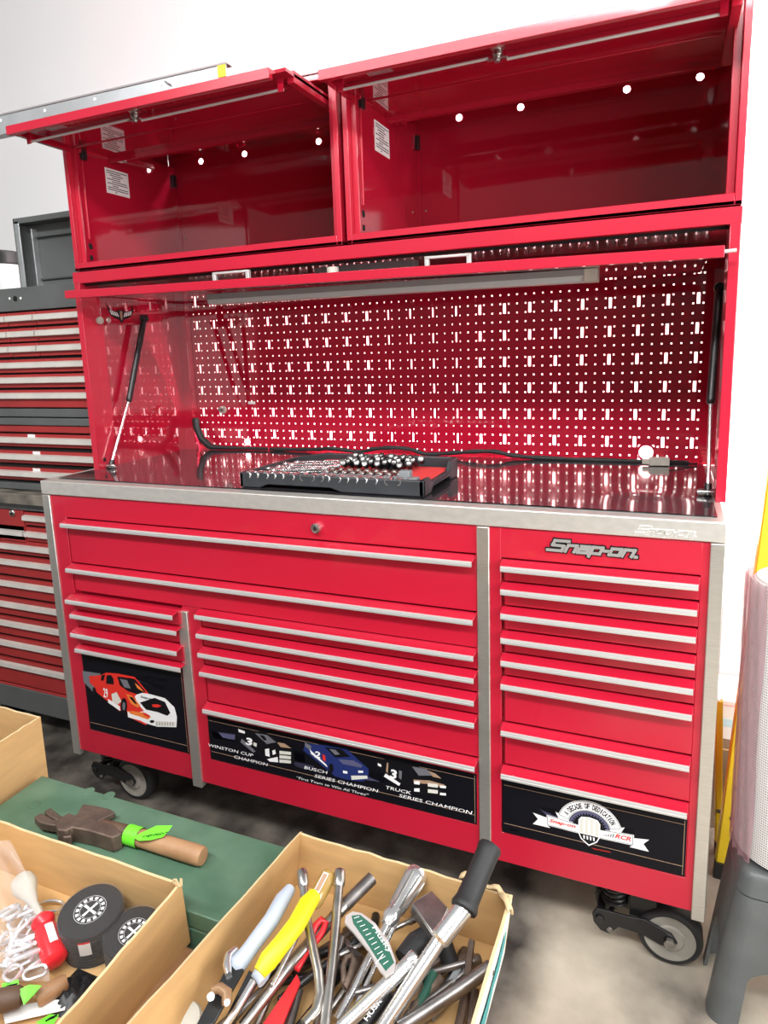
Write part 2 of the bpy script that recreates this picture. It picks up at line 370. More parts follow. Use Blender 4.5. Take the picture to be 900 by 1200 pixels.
# black car 3
sh([(108, 70), (200, 78), (240, 105), (290, 130), (298, 180), (200, 170), (120, 120), (105, 95)], BLKINK, 2)
sh([(110, 68), (132, 76), (132, 84), (112, 78)], WHITEINK, 3); sh([(165, 82), (205, 88), (235, 112), (205, 118)], CARGREY, 3); sh([(180, 88), (195, 90), (205, 105), (195, 106)], BLKINK, 3.4)
sh([(238, 112), (262, 116), (285, 132), (250, 128)], CARTAN, 3)
sh([(198, 135), (212, 132), (214, 160), (200, 156)], WHITEINK, 3.4); sh([(205, 168), (240, 160), (242, 178), (215, 176)], WHITEINK, 3.4)
for r in range(3): sh([(246, 140+r*14), (284, 144+r*14), (284, 154+r*14), (246, 151+r*14)], CREAM, 3.6)
sh([(222, 140), (232, 136), (234, 150), (224, 154)], WHITEINK, 3.6); sh([(122, 100), (168, 142), (160, 146), (118, 112)], CARGREY, 3.2); sh([(160, 112), (172, 116), (170, 128), (160, 122)], CREAM, 3.4)
# blue car 2
sh([(330, 115), (400, 122), (470, 135), (500, 165), (540, 200), (540, 232), (520, 242), (470, 236), (430, 225), (345, 155), (325, 140)], CARBLUE, 2)
sh([(330, 112), (350, 124), (350, 140), (330, 126)], CARGREY, 3); sh([(395, 128), (450, 135), (480, 160), (430, 162)], BLKINK, 3); sh([(410, 134), (430, 137), (445, 152), (430, 154)], CARGREY, 3.4)
sh([(440, 168), (490, 172), (520, 188), (515, 196), (455, 184)], BLUEGLOW, 3.2); sh([(482, 222), (535, 222), (537, 232), (484, 236)], CREAM, 3.6); sh([(345, 135), (400, 185), (405, 195), (350, 150)], WHITEINK, 3.2)
sh([(388, 150), (398, 158), (398, 176), (388, 168)], CARRED, 3.6); ell(416, 198, 8, 16, BLKINK, 3.6); sh([(455, 205), (470, 208), (470, 216), (456, 214)], WHITEINK, 3.6); sh([(505, 205), (522, 206), (522, 213), (506, 213)], WHITEINK, 3.6)
# black truck 3
sh([(568, 165), (640, 172), (700, 190), (780, 225), (795, 290), (700, 285), (600, 225), (575, 200)], BLKINK, 2)
sh([(570, 180), (582, 186), (582, 194), (570, 188)], WHITEINK, 3); sh([(683, 192), (730, 200), (755, 222), (705, 222)], CARGREY, 3); sh([(735, 205), (760, 215), (780, 232), (752, 226)], CARTAN, 3)
sh([(688, 235), (740, 238), (790, 252), (790, 262), (740, 250), (688, 246)], CARTAN, 3.2)
for r in range(2):
    sh([(690, 240+r*24), (708, 240+r*24), (708, 252+r*24), (690, 250+r*24)], WHITEINK, 3.6); sh([(735, 246+r*20), (768, 250+r*20), (768, 262+r*20), (735, 258+r*20)], CREAM, 3.6); sh([(775, 254+r*24), (795, 256+r*24), (795, 264+r*24), (775, 262+r*24)], WHITEINK, 3.6)
sh([(596, 215), (645, 248), (640, 256), (590, 225)], WHITEINK, 3.2); sh([(640, 205), (650, 208), (648, 235), (640, 230)], CARGREY, 3.4); sh([(600, 180), (605, 180), (603, 215), (597, 208)], CARTAN, 3.2)
def tx(s, u0, v0, u1, v1, h, mt=WHITEINK, shear=.15, bold=.006, k=5):
    a, b = fp(u0, v0, k), fp(u1, v1, k); text_mb(mb, s, a, XX, ZZ, b.x-a.x, h, mt, shear=shear, bold=bold, ext=.0002)
c4 = lambda a, b: (240+a/2.8125, 830+b/2.8125)
tx('3', *c4(134, 118), *c4(158, 118), .021, bold=.04); tx('2', *c4(361, 160), *c4(381, 162), .018, bold=.03); tx('3', *c4(610, 228), *c4(634, 232), .024, bold=.04)
tx('WINSTON CUP', *c4(12, 125), *c4(160, 152), .0092); tx('CHAMPION', *c4(97, 164), *c4(208, 184), .0092)
tx('BUSCH', *c4(328, 199), *c4(405, 218), .0092); tx('SERIES CHAMPION', *c4(362, 227), *c4(572, 274), .0092)
tx('TRUCK', *c4(597, 265), *c4(680, 285), .0092); tx('SERIES CHAMPION', *c4(640, 292), *c4(882, 350), .0092)
tx('\u201cFirst Team to Win All Three\u201d', *c4(303, 232), *c4(540, 284), .0075, bold=0)
obj('graphic_panel', mb, d5, smooth=0, label='black film with three racing cars and white champion lettering')
# --- right: anniversary emblem
mb = film_panel(d8, 1.407, 1.810, .306, .446)
T = lambda pts, k: [fp(580+a/3.6, 880+b/3.6, k) for a, b in pts]
sh([(140, 215), (300, 230), (300, 300), (200, 275)], BLUEGLOW2, .8); sh([(180, 235), (290, 250), (285, 285), (215, 270)], BLUEGLOW, 1)
sh([(500, 300), (640, 345), (640, 372), (560, 360)], BLUEGLOW2, .8); sh([(515, 310), (590, 335), (580, 355), (530, 345)], BLUEGLOW, 1)
sh([(60, 328), (95, 335), (110, 342), (70, 336)], CARTAN, 1); sh([(405, 408), (480, 424), (495, 431), (425, 418)], CARRED, 1)
ec = fp(580+398/3.6, 880+318/3.6, 0); ec.y = 0; ec.z -= .008
def E2(x, z, k): return V((ec.x+x, YF-.0004*k, ec.z+z))
def arc(r0, r1, a0, a1, mt, k, n=24):
    A = [math.radians(a0+(a1-a0)*i/n) for i in range(n+1)]
    for i in range(n): mb.poly([E2(r0*math.cos(A[i]), r0*math.sin(A[i]), k), E2(r1*math.cos(A[i]), r1*math.sin(A[i]), k), E2(r1*math.cos(A[i+1]), r1*math.sin(A[i+1]), k), E2(r0*math.cos(A[i+1]), r0*math.sin(A[i+1]), k)], mt)
arc(.047, .0725, 14, 166, WHITEINK, 2); arc(.0485, .0710, 17, 163, BLKINK, 2.4); arc(.0494, .0701, 18, 162, WHITEINK, 2.8)
arc(.036, .0455, -5, 185, BLUEGLOW, 1.5)
for i in range(19):
    a = math.radians(i*10); r = .034; arc(.020, .0405, i*10-2.6, i*10+2.6, BLKINK, 2.2, 1)
arc(.0, .0365, -10, 190, BLKINK, 2.6, 16)
for s in (-1, 1):   # folded ends of the top banner
    mb.poly([E2(s*.076, .026, 1.8), E2(s*.050, .018, 1.8), E2(s*.040, .002, 1.8), E2(s*.066, .006, 1.8)], WHITEINK)
msg = 'A DECADE OF DEDICATION'
for i, ch in enumerate(msg):
    if ch == ' ': continue
    a = math.radians(150-120*i/(len(msg)-1)); rr = .0530
    X = V((math.sin(a), 0, -math.cos(a))); Z = V((math.cos(a), 0, math.sin(a)))
    text_mb(mb, ch, E2(rr*math.cos(a), rr*math.sin(a), 3.2), X, Z, .0056 if ch != 'I' else .0022, .0125, BLKINK, bold=.035, ext=.0002, align='CENTER')
# shield
mb.poly([E2(-.024, .020, 3), E2(-.018, .029, 3), E2(0, .032, 3), E2(.018, .029, 3), E2(.024, .020, 3), E2(.024, -.014, 3), E2(.018, -.028, 3), E2(0, -.042, 3), E2(-.018, -.028, 3), E2(-.024, -.014, 3)], WHITEINK)
mb.poly([E2(-.021, .018, 3.3), E2(-.016, .026, 3.3), E2(0, .029, 3.3), E2(.016, .026, 3.3), E2(.021, .018, 3.3), E2(.021, -.012, 3.3), E2(-.021, -.012, 3.3)], CREAM)
for i in range(3): mb.poly([E2(-.013+i*.011, -.010, 3.6), E2(-.009+i*.011, -.010, 3.6), E2(-.009+i*.011, .025, 3.6), E2(-.013+i*.011, .025, 3.6)], WHITEINK)
mb.poly([E2(-.021, -.014, 3.3), E2(.021, -.014, 3.3), E2(.016, -.026, 3.3), E2(0, -.038, 3.3), E2(-.016, -.026, 3.3)], BLKINK)
for i in range(4): mb.poly([E2(-.012+i*.0072, -.026, 3.6), E2(-.009+i*.0072, -.026, 3.6), E2(-.009+i*.0072, -.017, 3.6), E2(-.013+i*.0072, -.017, 3.6)], WHITEINK)
for s in (-1, 1):   # ribbon, swallow-tailed
    mb.poly([E2(s*.020, .008, 2.2), E2(s*.096, .013, 2.2), E2(s*.096, -.014, 2.2), E2(s*.020, -.016, 2.2)], WHITEINK)
    mb.poly([E2(s*.020, .0065, 2.5), E2(s*.0945, .0115, 2.5), E2(s*.0945, -.0125, 2.5), E2(s*.020, -.0145, 2.5)], BLKINK)
    mb.poly([E2(s*.020, .0055, 2.8), E2(s*.0935, .0105, 2.8), E2(s*.0935, -.0115, 2.8), E2(s*.020, -.0135, 2.8)], WHITEINK)
    mb.poly([E2(s*.090, .004, 1.6), E2(s*.128, .010, 1.6), E2(s*.116, -.004, 1.6), E2(s*.128, -.020, 1.6), E2(s*.088, -.020, 1.6)], WHITEINK)
    mb.poly([E2(s*.088, -.012, 1.9), E2(s*.097, -.012, 1.9), E2(s*.088, -.019, 1.9)], BLKINK)
text_mb(mb, 'Snap-on', E2(-.090, -.0035, 3.2), XX, ZZ, .060, .0085, CARRED, shear=.3, bold=.03, ext=.0002)
text_mb(mb, 'RCR', E2(.056, -.0045, 3.2), XX, ZZ, .034, .0105, CARRED, shear=.3, bold=.03, ext=.0002)
for i in range(5): mb.poly([E2(.030+i*.005, -.006, 3.2), E2(.0325+i*.005, -.006, 3.2), E2(.0345+i*.005, -.004+i*.002, 3.2), E2(.032+i*.005, -.004+i*.002, 3.2)], CARGREY)
obj('graphic_panel', mb, d8, smooth=0, label='black film with a white arched anniversary emblem and shield')

# stainless corner strips, lock, badge
for x0, x1, z1, ya, yb_ in ((0, .0295, ZE-.002, 0, .05), (.479, .512, .756, -.002, .03), (1.350, 1.379, ZE-.002, 0, .02), (1.8265, W, ZE-.002, 0, .05)):
    mb = MB().box(x0, x1, ya, yb_, ZP, z1, STEEL); obj('corner_strip', mb, cab, bevel=.002)
lp = PY(372, 618, .006)
mb = MB(); mb.cyl((lp.x, .007, lp.z), (lp.x, -.006, lp.z), .0125, CHROME, 24); mb.torus((lp.x, -.005, lp.z), YY, .0105, .002, CHROME2)
mb.cyl((lp.x, -.005, lp.z), (lp.x, -.0072, lp.z), .0062, DKSTEEL, 16); mb.box(lp.x-.0008, lp.x+.0008, -.0078, -.006, lp.z-.004, lp.z+.004, BLKINK)
obj('lock', mb, cab)
ba, bb = PY(643, 648.5, .006), PY(753, 655, .006)
mb = MB(); wordmark(mb, (ba.x, .006, 1.0240), XX, ZZ, bb.x-ba.x, .0225, BLKINK, .0108, -YY, ext=.002)
wordmark(mb, (ba.x, .004, 1.0240), XX, ZZ, bb.x-ba.x, .0225, BADGE, .0062, -YY, ext=.002)
obj('name_badge', mb, cab, smooth=0, label='chrome lettering reading Snap-on with a black outline')
# casters
def caster(ax, ay, sp=True):
    """sprung caster: wheel axle at ax, spring block .115 to its left"""
    r, za = .073, .073; bx = ax-.125
    mb = MB(); mb.box(bx-.055, ax+.0, ay+.004, ay+.085, .204, .216, BLKM)                       # mounting plate
    mb.box(bx+.034, ax-.03, ay+.012, ay+.075, .10, .206, BLKM); mb.box(bx-.048, bx+.040, ay+.068, ay+.085, .095, .206, BLKM)                                   # frame block
    mb.prism([(bx-.052, ay+.02, .206), (bx+.036, ay+.02, .206), (bx+.036, ay+.02, .175), (bx-.05, ay+.02, .18)], (0, .06, 0), BLKM)
    c = obj('caster', mb, cab, bevel=.002)
    mb = MB()
    for yy in (ay-.004, ay+.062):
        mb.prism([(bx-.050, yy, .090), (bx-.040, yy, .108), (bx+.03, yy, .108), (ax-.055, yy, .112), (ax+.004, yy, .092), (ax+.017, yy, .073), (ax+.004, yy, .056), (ax-.02, yy, .056), (ax-.06, yy, .070), (bx+.012, yy, .072), (bx-.01, yy, .046), (bx-.030, yy, .050), (bx-.046, yy, .068)], (0, .006, 0), BLKM)
    mb.cyl((bx-.032, ay-.010, .082), (bx-.032, ay+.06, .082), .010, BLKM, 16); mb.cyl((bx-.008, ay-.008, .060), (bx-.008, ay+.06, .060), .007, DKSTEEL, 14)
    obj('fork', mb, c, bevel=.001)
    mb = MB(); n = 70; mb.tube([(bx+.026*math.cos(i*.55), ay+.036+.026*math.sin(i*.55), .108+.075*i/n) for i in range(n+1)], .0055, BLKM, 8)
    mb.cyl((bx, ay+.036, .10), (bx, ay+.036, .19), .014, BLKM, 16); obj('spring', mb, c)
    mb = MB(); mb.lathe((ax, ay+.004, za), YY, [(r-.022, .001), (r-.014, -.002), (r-.006, 0), (r, .008), (r, .042), (r-.006, .05), (r-.014, .052), (r-.022, .049)], RUBBER, 40, caps=False)
    mb.lathe((ax, ay+.006, za), YY, [(.001, -.004), (.030, -.004), (.034, -.0005), (r-.014, -.0035), (r-.013, .003), (r-.019, .04), (.001, .041)], mat_hub, 36)
    mb.cyl((ax, ay-.012, za), (ax, ay+.07, za), .0085, CHROME2, 14); mb.cyl((ax, ay-.016, za), (ax, ay-.006, za), .013, CHROME2, 6)
    obj('wheel', mb, c, label='caster wheel with a black tyre and grey hub')
mat_hub = mat('hub_grey', (.31, .29, .25), .55, var=.2, scale=20)
caster(1.7882, .072); p = PY(156.5, 930, .10); caster(p.x, .10)
caster(.35+.0, .50); caster(1.7882, .50)

# ---- worktop
wt = empty('worktop', (.927, .33, ZE), 'stainless edged cabinet worktop covered by a glossy black mat', 'worktop')
mb = MB(); mb.box(0, W, 0, .66, ZE, ZT, STEELH); obj('steel_edge', mb, wt, bevel=.003)
mb = MB(); nx, ny = 60, 22
vs = []; x0, x1, y0, y1 = .036, 1.838, .036, .655
for j in range(ny+1):
    for i in range(nx+1):
        x = x0+(x1-x0)*i/nx; y = y0+(y1-y0)*j/ny
        vs.append((x, y, ZT+.0035+.0006*math.sin(x*9+2*math.sin(y*7))*math.cos(y*11)+(.004*math.exp(-((x-1.70)**2+(y-.20)**2*3)/.004) if 1 else 0)))
mb.add(vs, [(j*(nx+1)+i, j*(nx+1)+i+1, (j+1)*(nx+1)+i+1, (j+1)*(nx+1)+i) for j in range(ny) for i in range(nx)], MAT)
mb.box(x0, x1, y0, y1, ZT, ZT+.0016, MAT)
obj('rubber_mat', mb, wt, smooth=80, label='glossy black rubber mat')
mb = MB(); wa = PY(746, 624.5, 0); wb = PY(819, 631, 0)
wordmark(mb, (wa.x, .0004, wa.z), XX, ZZ, wb.x-wa.x, .0145, WHITEINK, .0052, -YY, ext=.0008); wordmark(mb, (wa.x, -.0002, wa.z), XX, ZZ, wb.x-wa.x, .0145, STEELH, .0032, -YY, ext=.0009)
obj('embossed_lettering', mb, wt, smooth=0, label='raised lettering reading Snap-on')

# ================================================================ HUTCH
HL, HR, HY, HB, ZJ = .0344, 1.8628, .1794, .664, 1.7297
hu = empty('workstation_hutch', (.948, .42, ZT), 'red hutch with a perforated back standing on the worktop under the overhead cabinets', 'hutch')
for s in (0, 1):
    mb = MB()
    if s == 0:
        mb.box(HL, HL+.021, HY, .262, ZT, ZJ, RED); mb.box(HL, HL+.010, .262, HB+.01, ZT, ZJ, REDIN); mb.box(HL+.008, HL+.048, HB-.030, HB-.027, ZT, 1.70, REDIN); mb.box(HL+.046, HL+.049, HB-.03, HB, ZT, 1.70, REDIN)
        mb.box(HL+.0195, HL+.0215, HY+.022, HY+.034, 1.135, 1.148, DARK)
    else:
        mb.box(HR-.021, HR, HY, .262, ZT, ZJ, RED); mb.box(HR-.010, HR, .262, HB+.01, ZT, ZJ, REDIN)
    obj('side_panel', mb, hu, bevel=.0015)
mb = MB(); mb.box(HL-.001, HR+.001, HY-.001, HY+.03, 1.696, ZJ, RED); mb.box(HL, HR, HY, HB+.01, 1.722, ZJ, RED)
mb.box(HL+.021, HR-.021, .20, .21, 1.69, 1.72, DARK)  # near-black strip painted for the shade in the gap above the door
obj('top_frame', mb, hu, bevel=.0015)
# perforated back
def pegboard():
    cols = [1.806-.077*k for k in range(23)]; rows = [1.6562-.0807*k for k in range(7)]
    holes = {}
    xs = {.0445, 1.8535}; zs = {1.1102, 1.7225}
    sx, sm = .0775/3, None
    small_x = []; slot_x = []
    for c in cols:
        mid = .86 < c < 1.14
        slot_x.append((c-(.0024 if mid else .0042), c+(.0024 if mid else .0042)))
        for d in (-.0128, .0128, .0385):
            q = c+d
            if q > 1.838: continue
            mh = .0014 if .86 < q < 1.14 else .0023
            small_x.append((q-mh, q+mh))
    small_x = [a for a in small_x if a[0] > .085]
    small_z = []; slot_z = []
    for r in rows:
        slot_z.append((r-.0150, r+.0150))
        for d in (-.0135, .0135, -.04035):
            small_z.append((r+d-.0023, r+d+.0023))
    small_z.append((rows[0]+.04035-.003, rows[0]+.04035+.003)); small_z = [a for a in small_z if a[0] > 1.12]
    rh = [(PY(757, 530, HB).x, PY(757, 530, HB).z, .0195), (PY(290, 518, HB).x, PY(290, 518, HB).z, .0125), (PY(767, 312, HB).x, PY(767, 312, HB).z, .012)]
    for hx_, hz_, r_ in rh: xs |= {hx_-r_*1.12, hx_+r_*1.12}; zs |= {hz_-r_*1.12, hz_+r_*1.12}
    for a in small_x+slot_x: xs |= set(a)
    for a in small_z+slot_z: zs |= set(a)
    xs = sorted(xs); zs = sorted(zs)
    def inside(v, L): return any(a-1e-6 < v < b+1e-6 for a, b in L)
    fx_s = [inside((a+b)/2, small_x) for a, b in zip(xs, xs[1:])]; fx_l = [inside((a+b)/2, slot_x) for a, b in zip(xs, xs[1:])]
    fz_s = [inside((a+b)/2, small_z) for a, b in zip(zs, zs[1:])]; fz_l = [inside((a+b)/2, slot_z) for a, b in zip(zs, zs[1:])]
    # round cable holes
    mb = MB(); n = len(xs); vs = [(x, HB, z) for z in zs for x in xs]; fs = []
    hole = [[(fx_s[i] and fz_s[j]) or (fx_l[i] and fz_l[j]) for i in range(n-1)] for j in range(len(zs)-1)]
    for j in range(len(zs)-1):
        for i in range(n-1):
            cxx, czz = (xs[i]+xs[i+1])/2, (zs[j]+zs[j+1])/2
            if any(abs(cxx-a) < c*1.12 and abs(czz-b) < c*1.12 for a, b, c in rh) or hole[j][i]: continue
            fs.append((j*n+i, j*n+i+1, (j+1)*n+i+1, (j+1)*n+i))
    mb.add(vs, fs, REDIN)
    for a, b, c in rh:      # round cable holes
        for q in range(20):
            A0, A1 = 2*PI*q/20, 2*PI*(q+1)/20
            def sqp(t): k = max(abs(math.cos(t)), abs(math.sin(t))); return (a+c*1.12*math.cos(t)/k, HB, b+c*1.12*math.sin(t)/k)
            mb.poly([(a+c*math.cos(A0), HB, b+c*math.sin(A0)), sqp(A0), sqp(A1), (a+c*math.cos(A1), HB, b+c*math.sin(A1))], REDIN)
    return mb, rh
mb, RH = pegboard()
pg = obj('perforated_back', mb, hu, smooth=0, label='red back panel perforated with slots and square holes')
m_ = pg.modifiers.new('thick', 'SOLIDIFY'); m_.thickness = .0015; m_.offset = -1
p = PY(262, 480, HB); mb = MB(); mb.cyl((p.x, HB, p.z), (p.x, HB-.012, p.z), .014, BONE, 24); mb.torus((p.x, HB-.012, p.z), YY, .010, .003, CHROME2); mb.cyl((p.x, HB-.01, p.z), (p.x, HB-.015, p.z), .005, DKSTEEL)
obj('round_fitting', mb, pg)
p = PY(295, 472, HB); mb = MB().box(p.x-.015, p.x+.015, HB-.0012, HB, p.z-.005, p.z+.005, WHITE); obj('paper_label', mb, pg)
# flip-up door, parked level under the top frame, drooping a little to the right
dr = math.atan2(-.0225, 1.775)
def DD(x, y, z):   # door frame coordinates -> world
    c, s = math.cos(dr), math.sin(dr); return V((.943+x*c-z*s, y, 1.6480+x*s+z*c))
mb = MB(); mb.box(-.888, .888, .12, .138, -.0115, .0115, RED); mb.box(-.862, .864, .136, .62, .002, .010, REDIN)
mb.xf(lambda q: DD(*q)); dp = obj('flip_up_door', mb, hu, bevel=.0012)
for u0, u1 in ((251, 292), (500, 551)):
    a, b = PY(u0+1, 325, .145), PY(u1-1, 325, .145); z0 = 1.6480-.0126*(a.x-.943)+.008
    mb = MB(); zt = z0+.024
    mb.bar((a.x, .145, z0), (a.x, .145, zt), .010, .012, ALU, up=(0, 1, 0)); mb.bar((b.x, .145, z0-.001), (b.x, .145, zt-.001), .010, .012, ALU, up=(0, 1, 0)); mb.bar((a.x-.005, .145, zt), (b.x+.005, .145, zt-.001), .012, .006, ALU)
    obj('door_handle', mb, dp, bevel=.001, label='bright metal pull handle')
a = PY(390, 318, .15); mb = MB().cyl((a.x, .15, 1.6480-.0126*(a.x-.943)+.009), (a.x, .15, a.z+.010), .0150, BONE, 20); obj('lock_barrel', mb, dp)
a = PY(850, 293, .12); b = PY(862, 291, .12)
mb = MB().cyl((a.x-.004, .145, a.z), (b.x+.004, .145, a.z+.001), .004, ALU); obj('hinge_pin', mb, dp)
# work light under the door
la, lb = PY(249, 351, .34), PY(686, 323, .34)
mb = MB(); d_ = (lb-la); up = V((0, 0, 1))
for prof, mt in (([(-.03, .014), (.03, .014), (.03, -.002), (-.03, -.002)], LAMPG), ([(-.028, -.002), (.028, -.002), (.022, -.016), (-.022, -.016)], TUBEM)):
    mb.prism([la+V((0, y, z)) for y, z in prof], d_, mt)
mb.prism([lb+V((0, y, z)) for y, z in [(-.03, .014), (.03, .014), (.03, -.016), (-.03, -.016)]], d_.normalized()*.03, BONE)
mb.box(.8, 1.1, .32, .36, 1.662, 1.70, LAMPG)
obj('work_light', mb, hu, bevel=.001, label='long grey strip light under the flip-up door')
# gas struts
def strut(P0, P1, P2):
    mb = MB(); mb.cyl(P0, P1, .0095, BLKM, 16); mb.lathe(P1-(P1-P0).normalized()*.0, (P1-P0), [(.0095, 0), (.0095, .006), (.006, .012)], BLKM, 16); mb.lathe(P0, V((0, 1, 0)), [(.012, -.01), (.013, 0), (.012, .01)], BLKM, 14)
    st = obj('gas_strut', mb, hu); mb = MB(); mb.cyl(P1, P2, .0045, CHROME, 12); obj('piston_rod', mb, st, label='polished piston rod')
    mb = MB(); d = (P2-P1).normalized(); mb.cyl(P2-d*.02, P2+d*.008, .008, BLKM, 14); mb.lathe(P2, XX, [(.006, -.022), (.008, -.014), (.008, .016), (.005, .02)], CHROME2, 14); obj('ball_end', mb, st)
strut(PX(169, 373, .075), PX(151.5, 467, .075), PX(130, 546, .075))
strut(PY(843, 337, .43), PY(833, 468, .326), PY(829.5, 577, .225))
# winged emblem on the strut plate
mb = MB(); pa, pb, pc, pe = PX(117, 353, .064), PX(160, 350, .064), PX(119, 380, .064), PX(158, 378, .064)
ya, yb2, za, zb_ = pa.y, pb.y, pc.z, pa.z+.02
mb.box(.0444, .062, ya, yb2+.01, za, zb_, REDIN)
mb.cyl((.06, ya+.03, za+.014), (.0655, ya+.03, za+.014), .010, CHROME2, 16); mb.cyl((.044, ya-.004, za+.012), (.0655, ya-.004, za+.012), .012, BONE, 16)
obj('strut_plate', mb, hu, bevel=.002)
sp = hu.children[-1]
mb = MB(); cy, cz = (ya+yb2)/2+.005, (za+zb_)/2-.01
wing = [(0, -.032), (-.012, -.018), (-.030, -.014), (-.046, -.006), (-.056, .010), (-.060, .030), (-.048, .014), (-.034, .008), (-.016, .008), (-.006, .014), (0, .010)]
wing += [(-a, b) for a, b in wing[::-1][1:-1]]
mb.prism([(.0622, cy+a, cz+b) for a, b in wing], (.0008, 0, 0), BLKINK)
for s in (-1, 1):
    for k in range(4): mb.prism([(.063, cy+s*(.010+k*.009), cz-.010+k*.002), (.063, cy+s*(.016+k*.009), cz-.010+k*.002), (.063, cy+s*(.022+k*.009), cz+.004+k*.002), (.063, cy+s*(.018+k*.009), cz+.004+k*.002)], (.0004, 0, 0), WHITEINK)
mb.prism([(.063, cy-.006, cz+.008), (.063, cy+.006, cz+.008), (.063, cy+.004, cz-.014), (.063, cy, cz-.022), (.063, cy-.004, cz-.014)], (.0006, 0, 0), CARTAN)
obj('winged_emblem', mb, sp, smooth=0, label='small black winged emblem')

# ================================================================ OVERHEAD CABINETS
ZU = 2.150
def overhead(x0, x1, label, yf, zf, dxl, dxr, notch):
    root = empty('overhead_cabinet', ((x0+x1)/2, .43, ZJ), label, 'cabinet', 'overhead cabinets on the hutch')
    yb = .655; mb = MB()
    st = .014
    for a, b, c, d, xa, xb in ((x0, x0+st, x0+st, x0+.030, x0, x0+.004), (x1-st, x1, x1-.030, x1-st, x1-.004, x1)):
        mb.box(a, b, HY, HY+.022, ZJ+.003, ZU, RED); mb.box(min(c, d), max(c, d), HY+.018, HY+.022, ZJ+.003, ZU-.03, RED)
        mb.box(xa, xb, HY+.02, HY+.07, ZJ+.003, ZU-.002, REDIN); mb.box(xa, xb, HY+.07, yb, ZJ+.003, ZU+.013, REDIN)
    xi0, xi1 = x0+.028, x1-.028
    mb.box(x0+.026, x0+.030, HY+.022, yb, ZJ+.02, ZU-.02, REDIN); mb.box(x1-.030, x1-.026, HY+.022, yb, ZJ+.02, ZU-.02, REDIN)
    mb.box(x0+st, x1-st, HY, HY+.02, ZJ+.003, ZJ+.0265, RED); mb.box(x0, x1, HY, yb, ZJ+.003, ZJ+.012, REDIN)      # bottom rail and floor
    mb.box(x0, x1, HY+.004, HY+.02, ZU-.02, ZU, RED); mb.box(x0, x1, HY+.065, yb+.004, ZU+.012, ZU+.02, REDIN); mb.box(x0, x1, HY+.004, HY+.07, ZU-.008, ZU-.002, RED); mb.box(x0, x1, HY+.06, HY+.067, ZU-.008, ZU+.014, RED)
    obj('body', mb, root, bevel=.0012)
    # back panel with the round mounting holes
    hx = [PY(u, v, yb).x for u, v in ((171, 192), (235, 182), (286, 173), (373, 158), (476, 140), (538, 131), (610, 118), (735, 94), (821, 78))]
    hx = [h for h in hx if x0+.05 < h < x1-.03]; hz = ZU-.012; r = .009
    mb = MB(); n = 16; prev = x0+.004
    for h in hx:   # a square of faces with a round opening for every hole
        mb.poly([(prev, yb, hz-.02), (h-.02, yb, hz-.02), (h-.02, yb, hz+.02), (prev, yb, hz+.02)], REDIN)
        ring = [(h+r*math.cos(2*PI*i/n), yb, hz+r*math.sin(2*PI*i/n)) for i in range(n)]
        sq = []
        for i in range(n):
            c, s = math.cos(2*PI*i/n), math.sin(2*PI*i/n); k = max(abs(c), abs(s)); sq.append((h+.02*c/k, yb, hz+.02*s/k))
        for i in range(n): mb.poly([ring[i], sq[i], sq[(i+1) % n], ring[(i+1) % n]], REDIN)
        prev = h+.02
    mb.poly([(prev, yb, hz-.02), (x1-.004, yb, hz-.02), (x1-.004, yb, hz+.02), (prev, yb, hz+.02)], REDIN)
    mb.box(x0+.004, x1-.004, yb, yb+.002, hz+.0195, ZU+.0125, REDIN)
    mb.poly([(x0+.004, yb, ZJ+.01), (x1-.004, yb, ZJ+.01), (x1-.004, yb, hz-.02), (x0+.004, yb, hz-.02)], REDIN)
    mb.box(x0+.004, x1-.004, yb-.004, yb-.0015, hz-.028, hz-.021, REDIN)
    mb.box(x0+.028, x0+.040, yb-.012, yb-.001, ZJ+.02, hz-.03, REDIN)
    for zz in (ZJ+.155, ZJ+.10): mb.cyl((x0+.052, yb-.003, zz), (x0+.052, yb, zz), .003, CHROME2, 10)
    obj('back_panel', mb, root, smooth=0)
    # flipped-up door, slid part way in
    mb = MB(); xa, xb = x0+dxl, x1-dxr; yr = yf+.36
    mb.box(xa, xb-notch, yf, yf+.016, zf-.022, zf, RED)
    mb.box(xa+.004, xb-.004, yf+.014, yr, zf-.010, zf-.002, REDIN)
    mb.box(xa+.002, xa+.016, yf+.016, yr, zf-.019, zf-.002, REDIN); mb.box(xb-.022, xb-.004, yf+.05, yr, zf-.022, zf+.004, RED)
    mb.box(xa+.03, xb-.03, yf+.075, yf+.079, zf-.020, zf-.010, REDIN); mb.box(xa+.02, xb-.02, yr-.02, yr, zf-.024, zf-.002, REDIN)
    mb.box(xa+.03, xb-.03, yf+.20, yf+.204, zf-.013, zf-.010, REDIN)
    mb.box(xa+.10, xa+.16, yf+.03, yf+.06, zf-.0112, zf-.0098, GALV)
    d = obj('flip_up_door', mb, root, bevel=.001)
    # lock rods running to both sides from a middle latch
    mb = MB(); yr0 = yf+.045; zr = zf-.034; xm = (xa+xb)/2-.03
    mb.cyl((xa+.03, yr0, zr), (xm-.02, yr0, zr+.004), .0032, ALU, 10); mb.cyl((xm+.02, yr0, zr-.004), (xb-.03, yr0, zr), .0032, ALU, 10)
    for q in (xa+.035, xb-.035): mb.bar((q, yr0-.004, zf-.01), (q, yr0-.004, zr-.006), .014, .003, REDIN, up=(0, 1, 0))
    obj('lock_rod', mb, d)
    mb = MB(); mb.lathe((xm, yr0, zf-.010), -ZZ, [(.016, 0), (.016, .004), (.011, .008), (.011, .018), (.007, .022), (.007, .03)], CHROME2, 20); mb.bar((xm-.022, yr0, zr), (xm+.022, yr0, zr), .010, .003, CHROME2); mb.bar((xm, yr0, zr-.006), (xm, yr0, zr-.012), .008, .008, CHROME)
    obj('latch', mb, d, bevel=.0006)
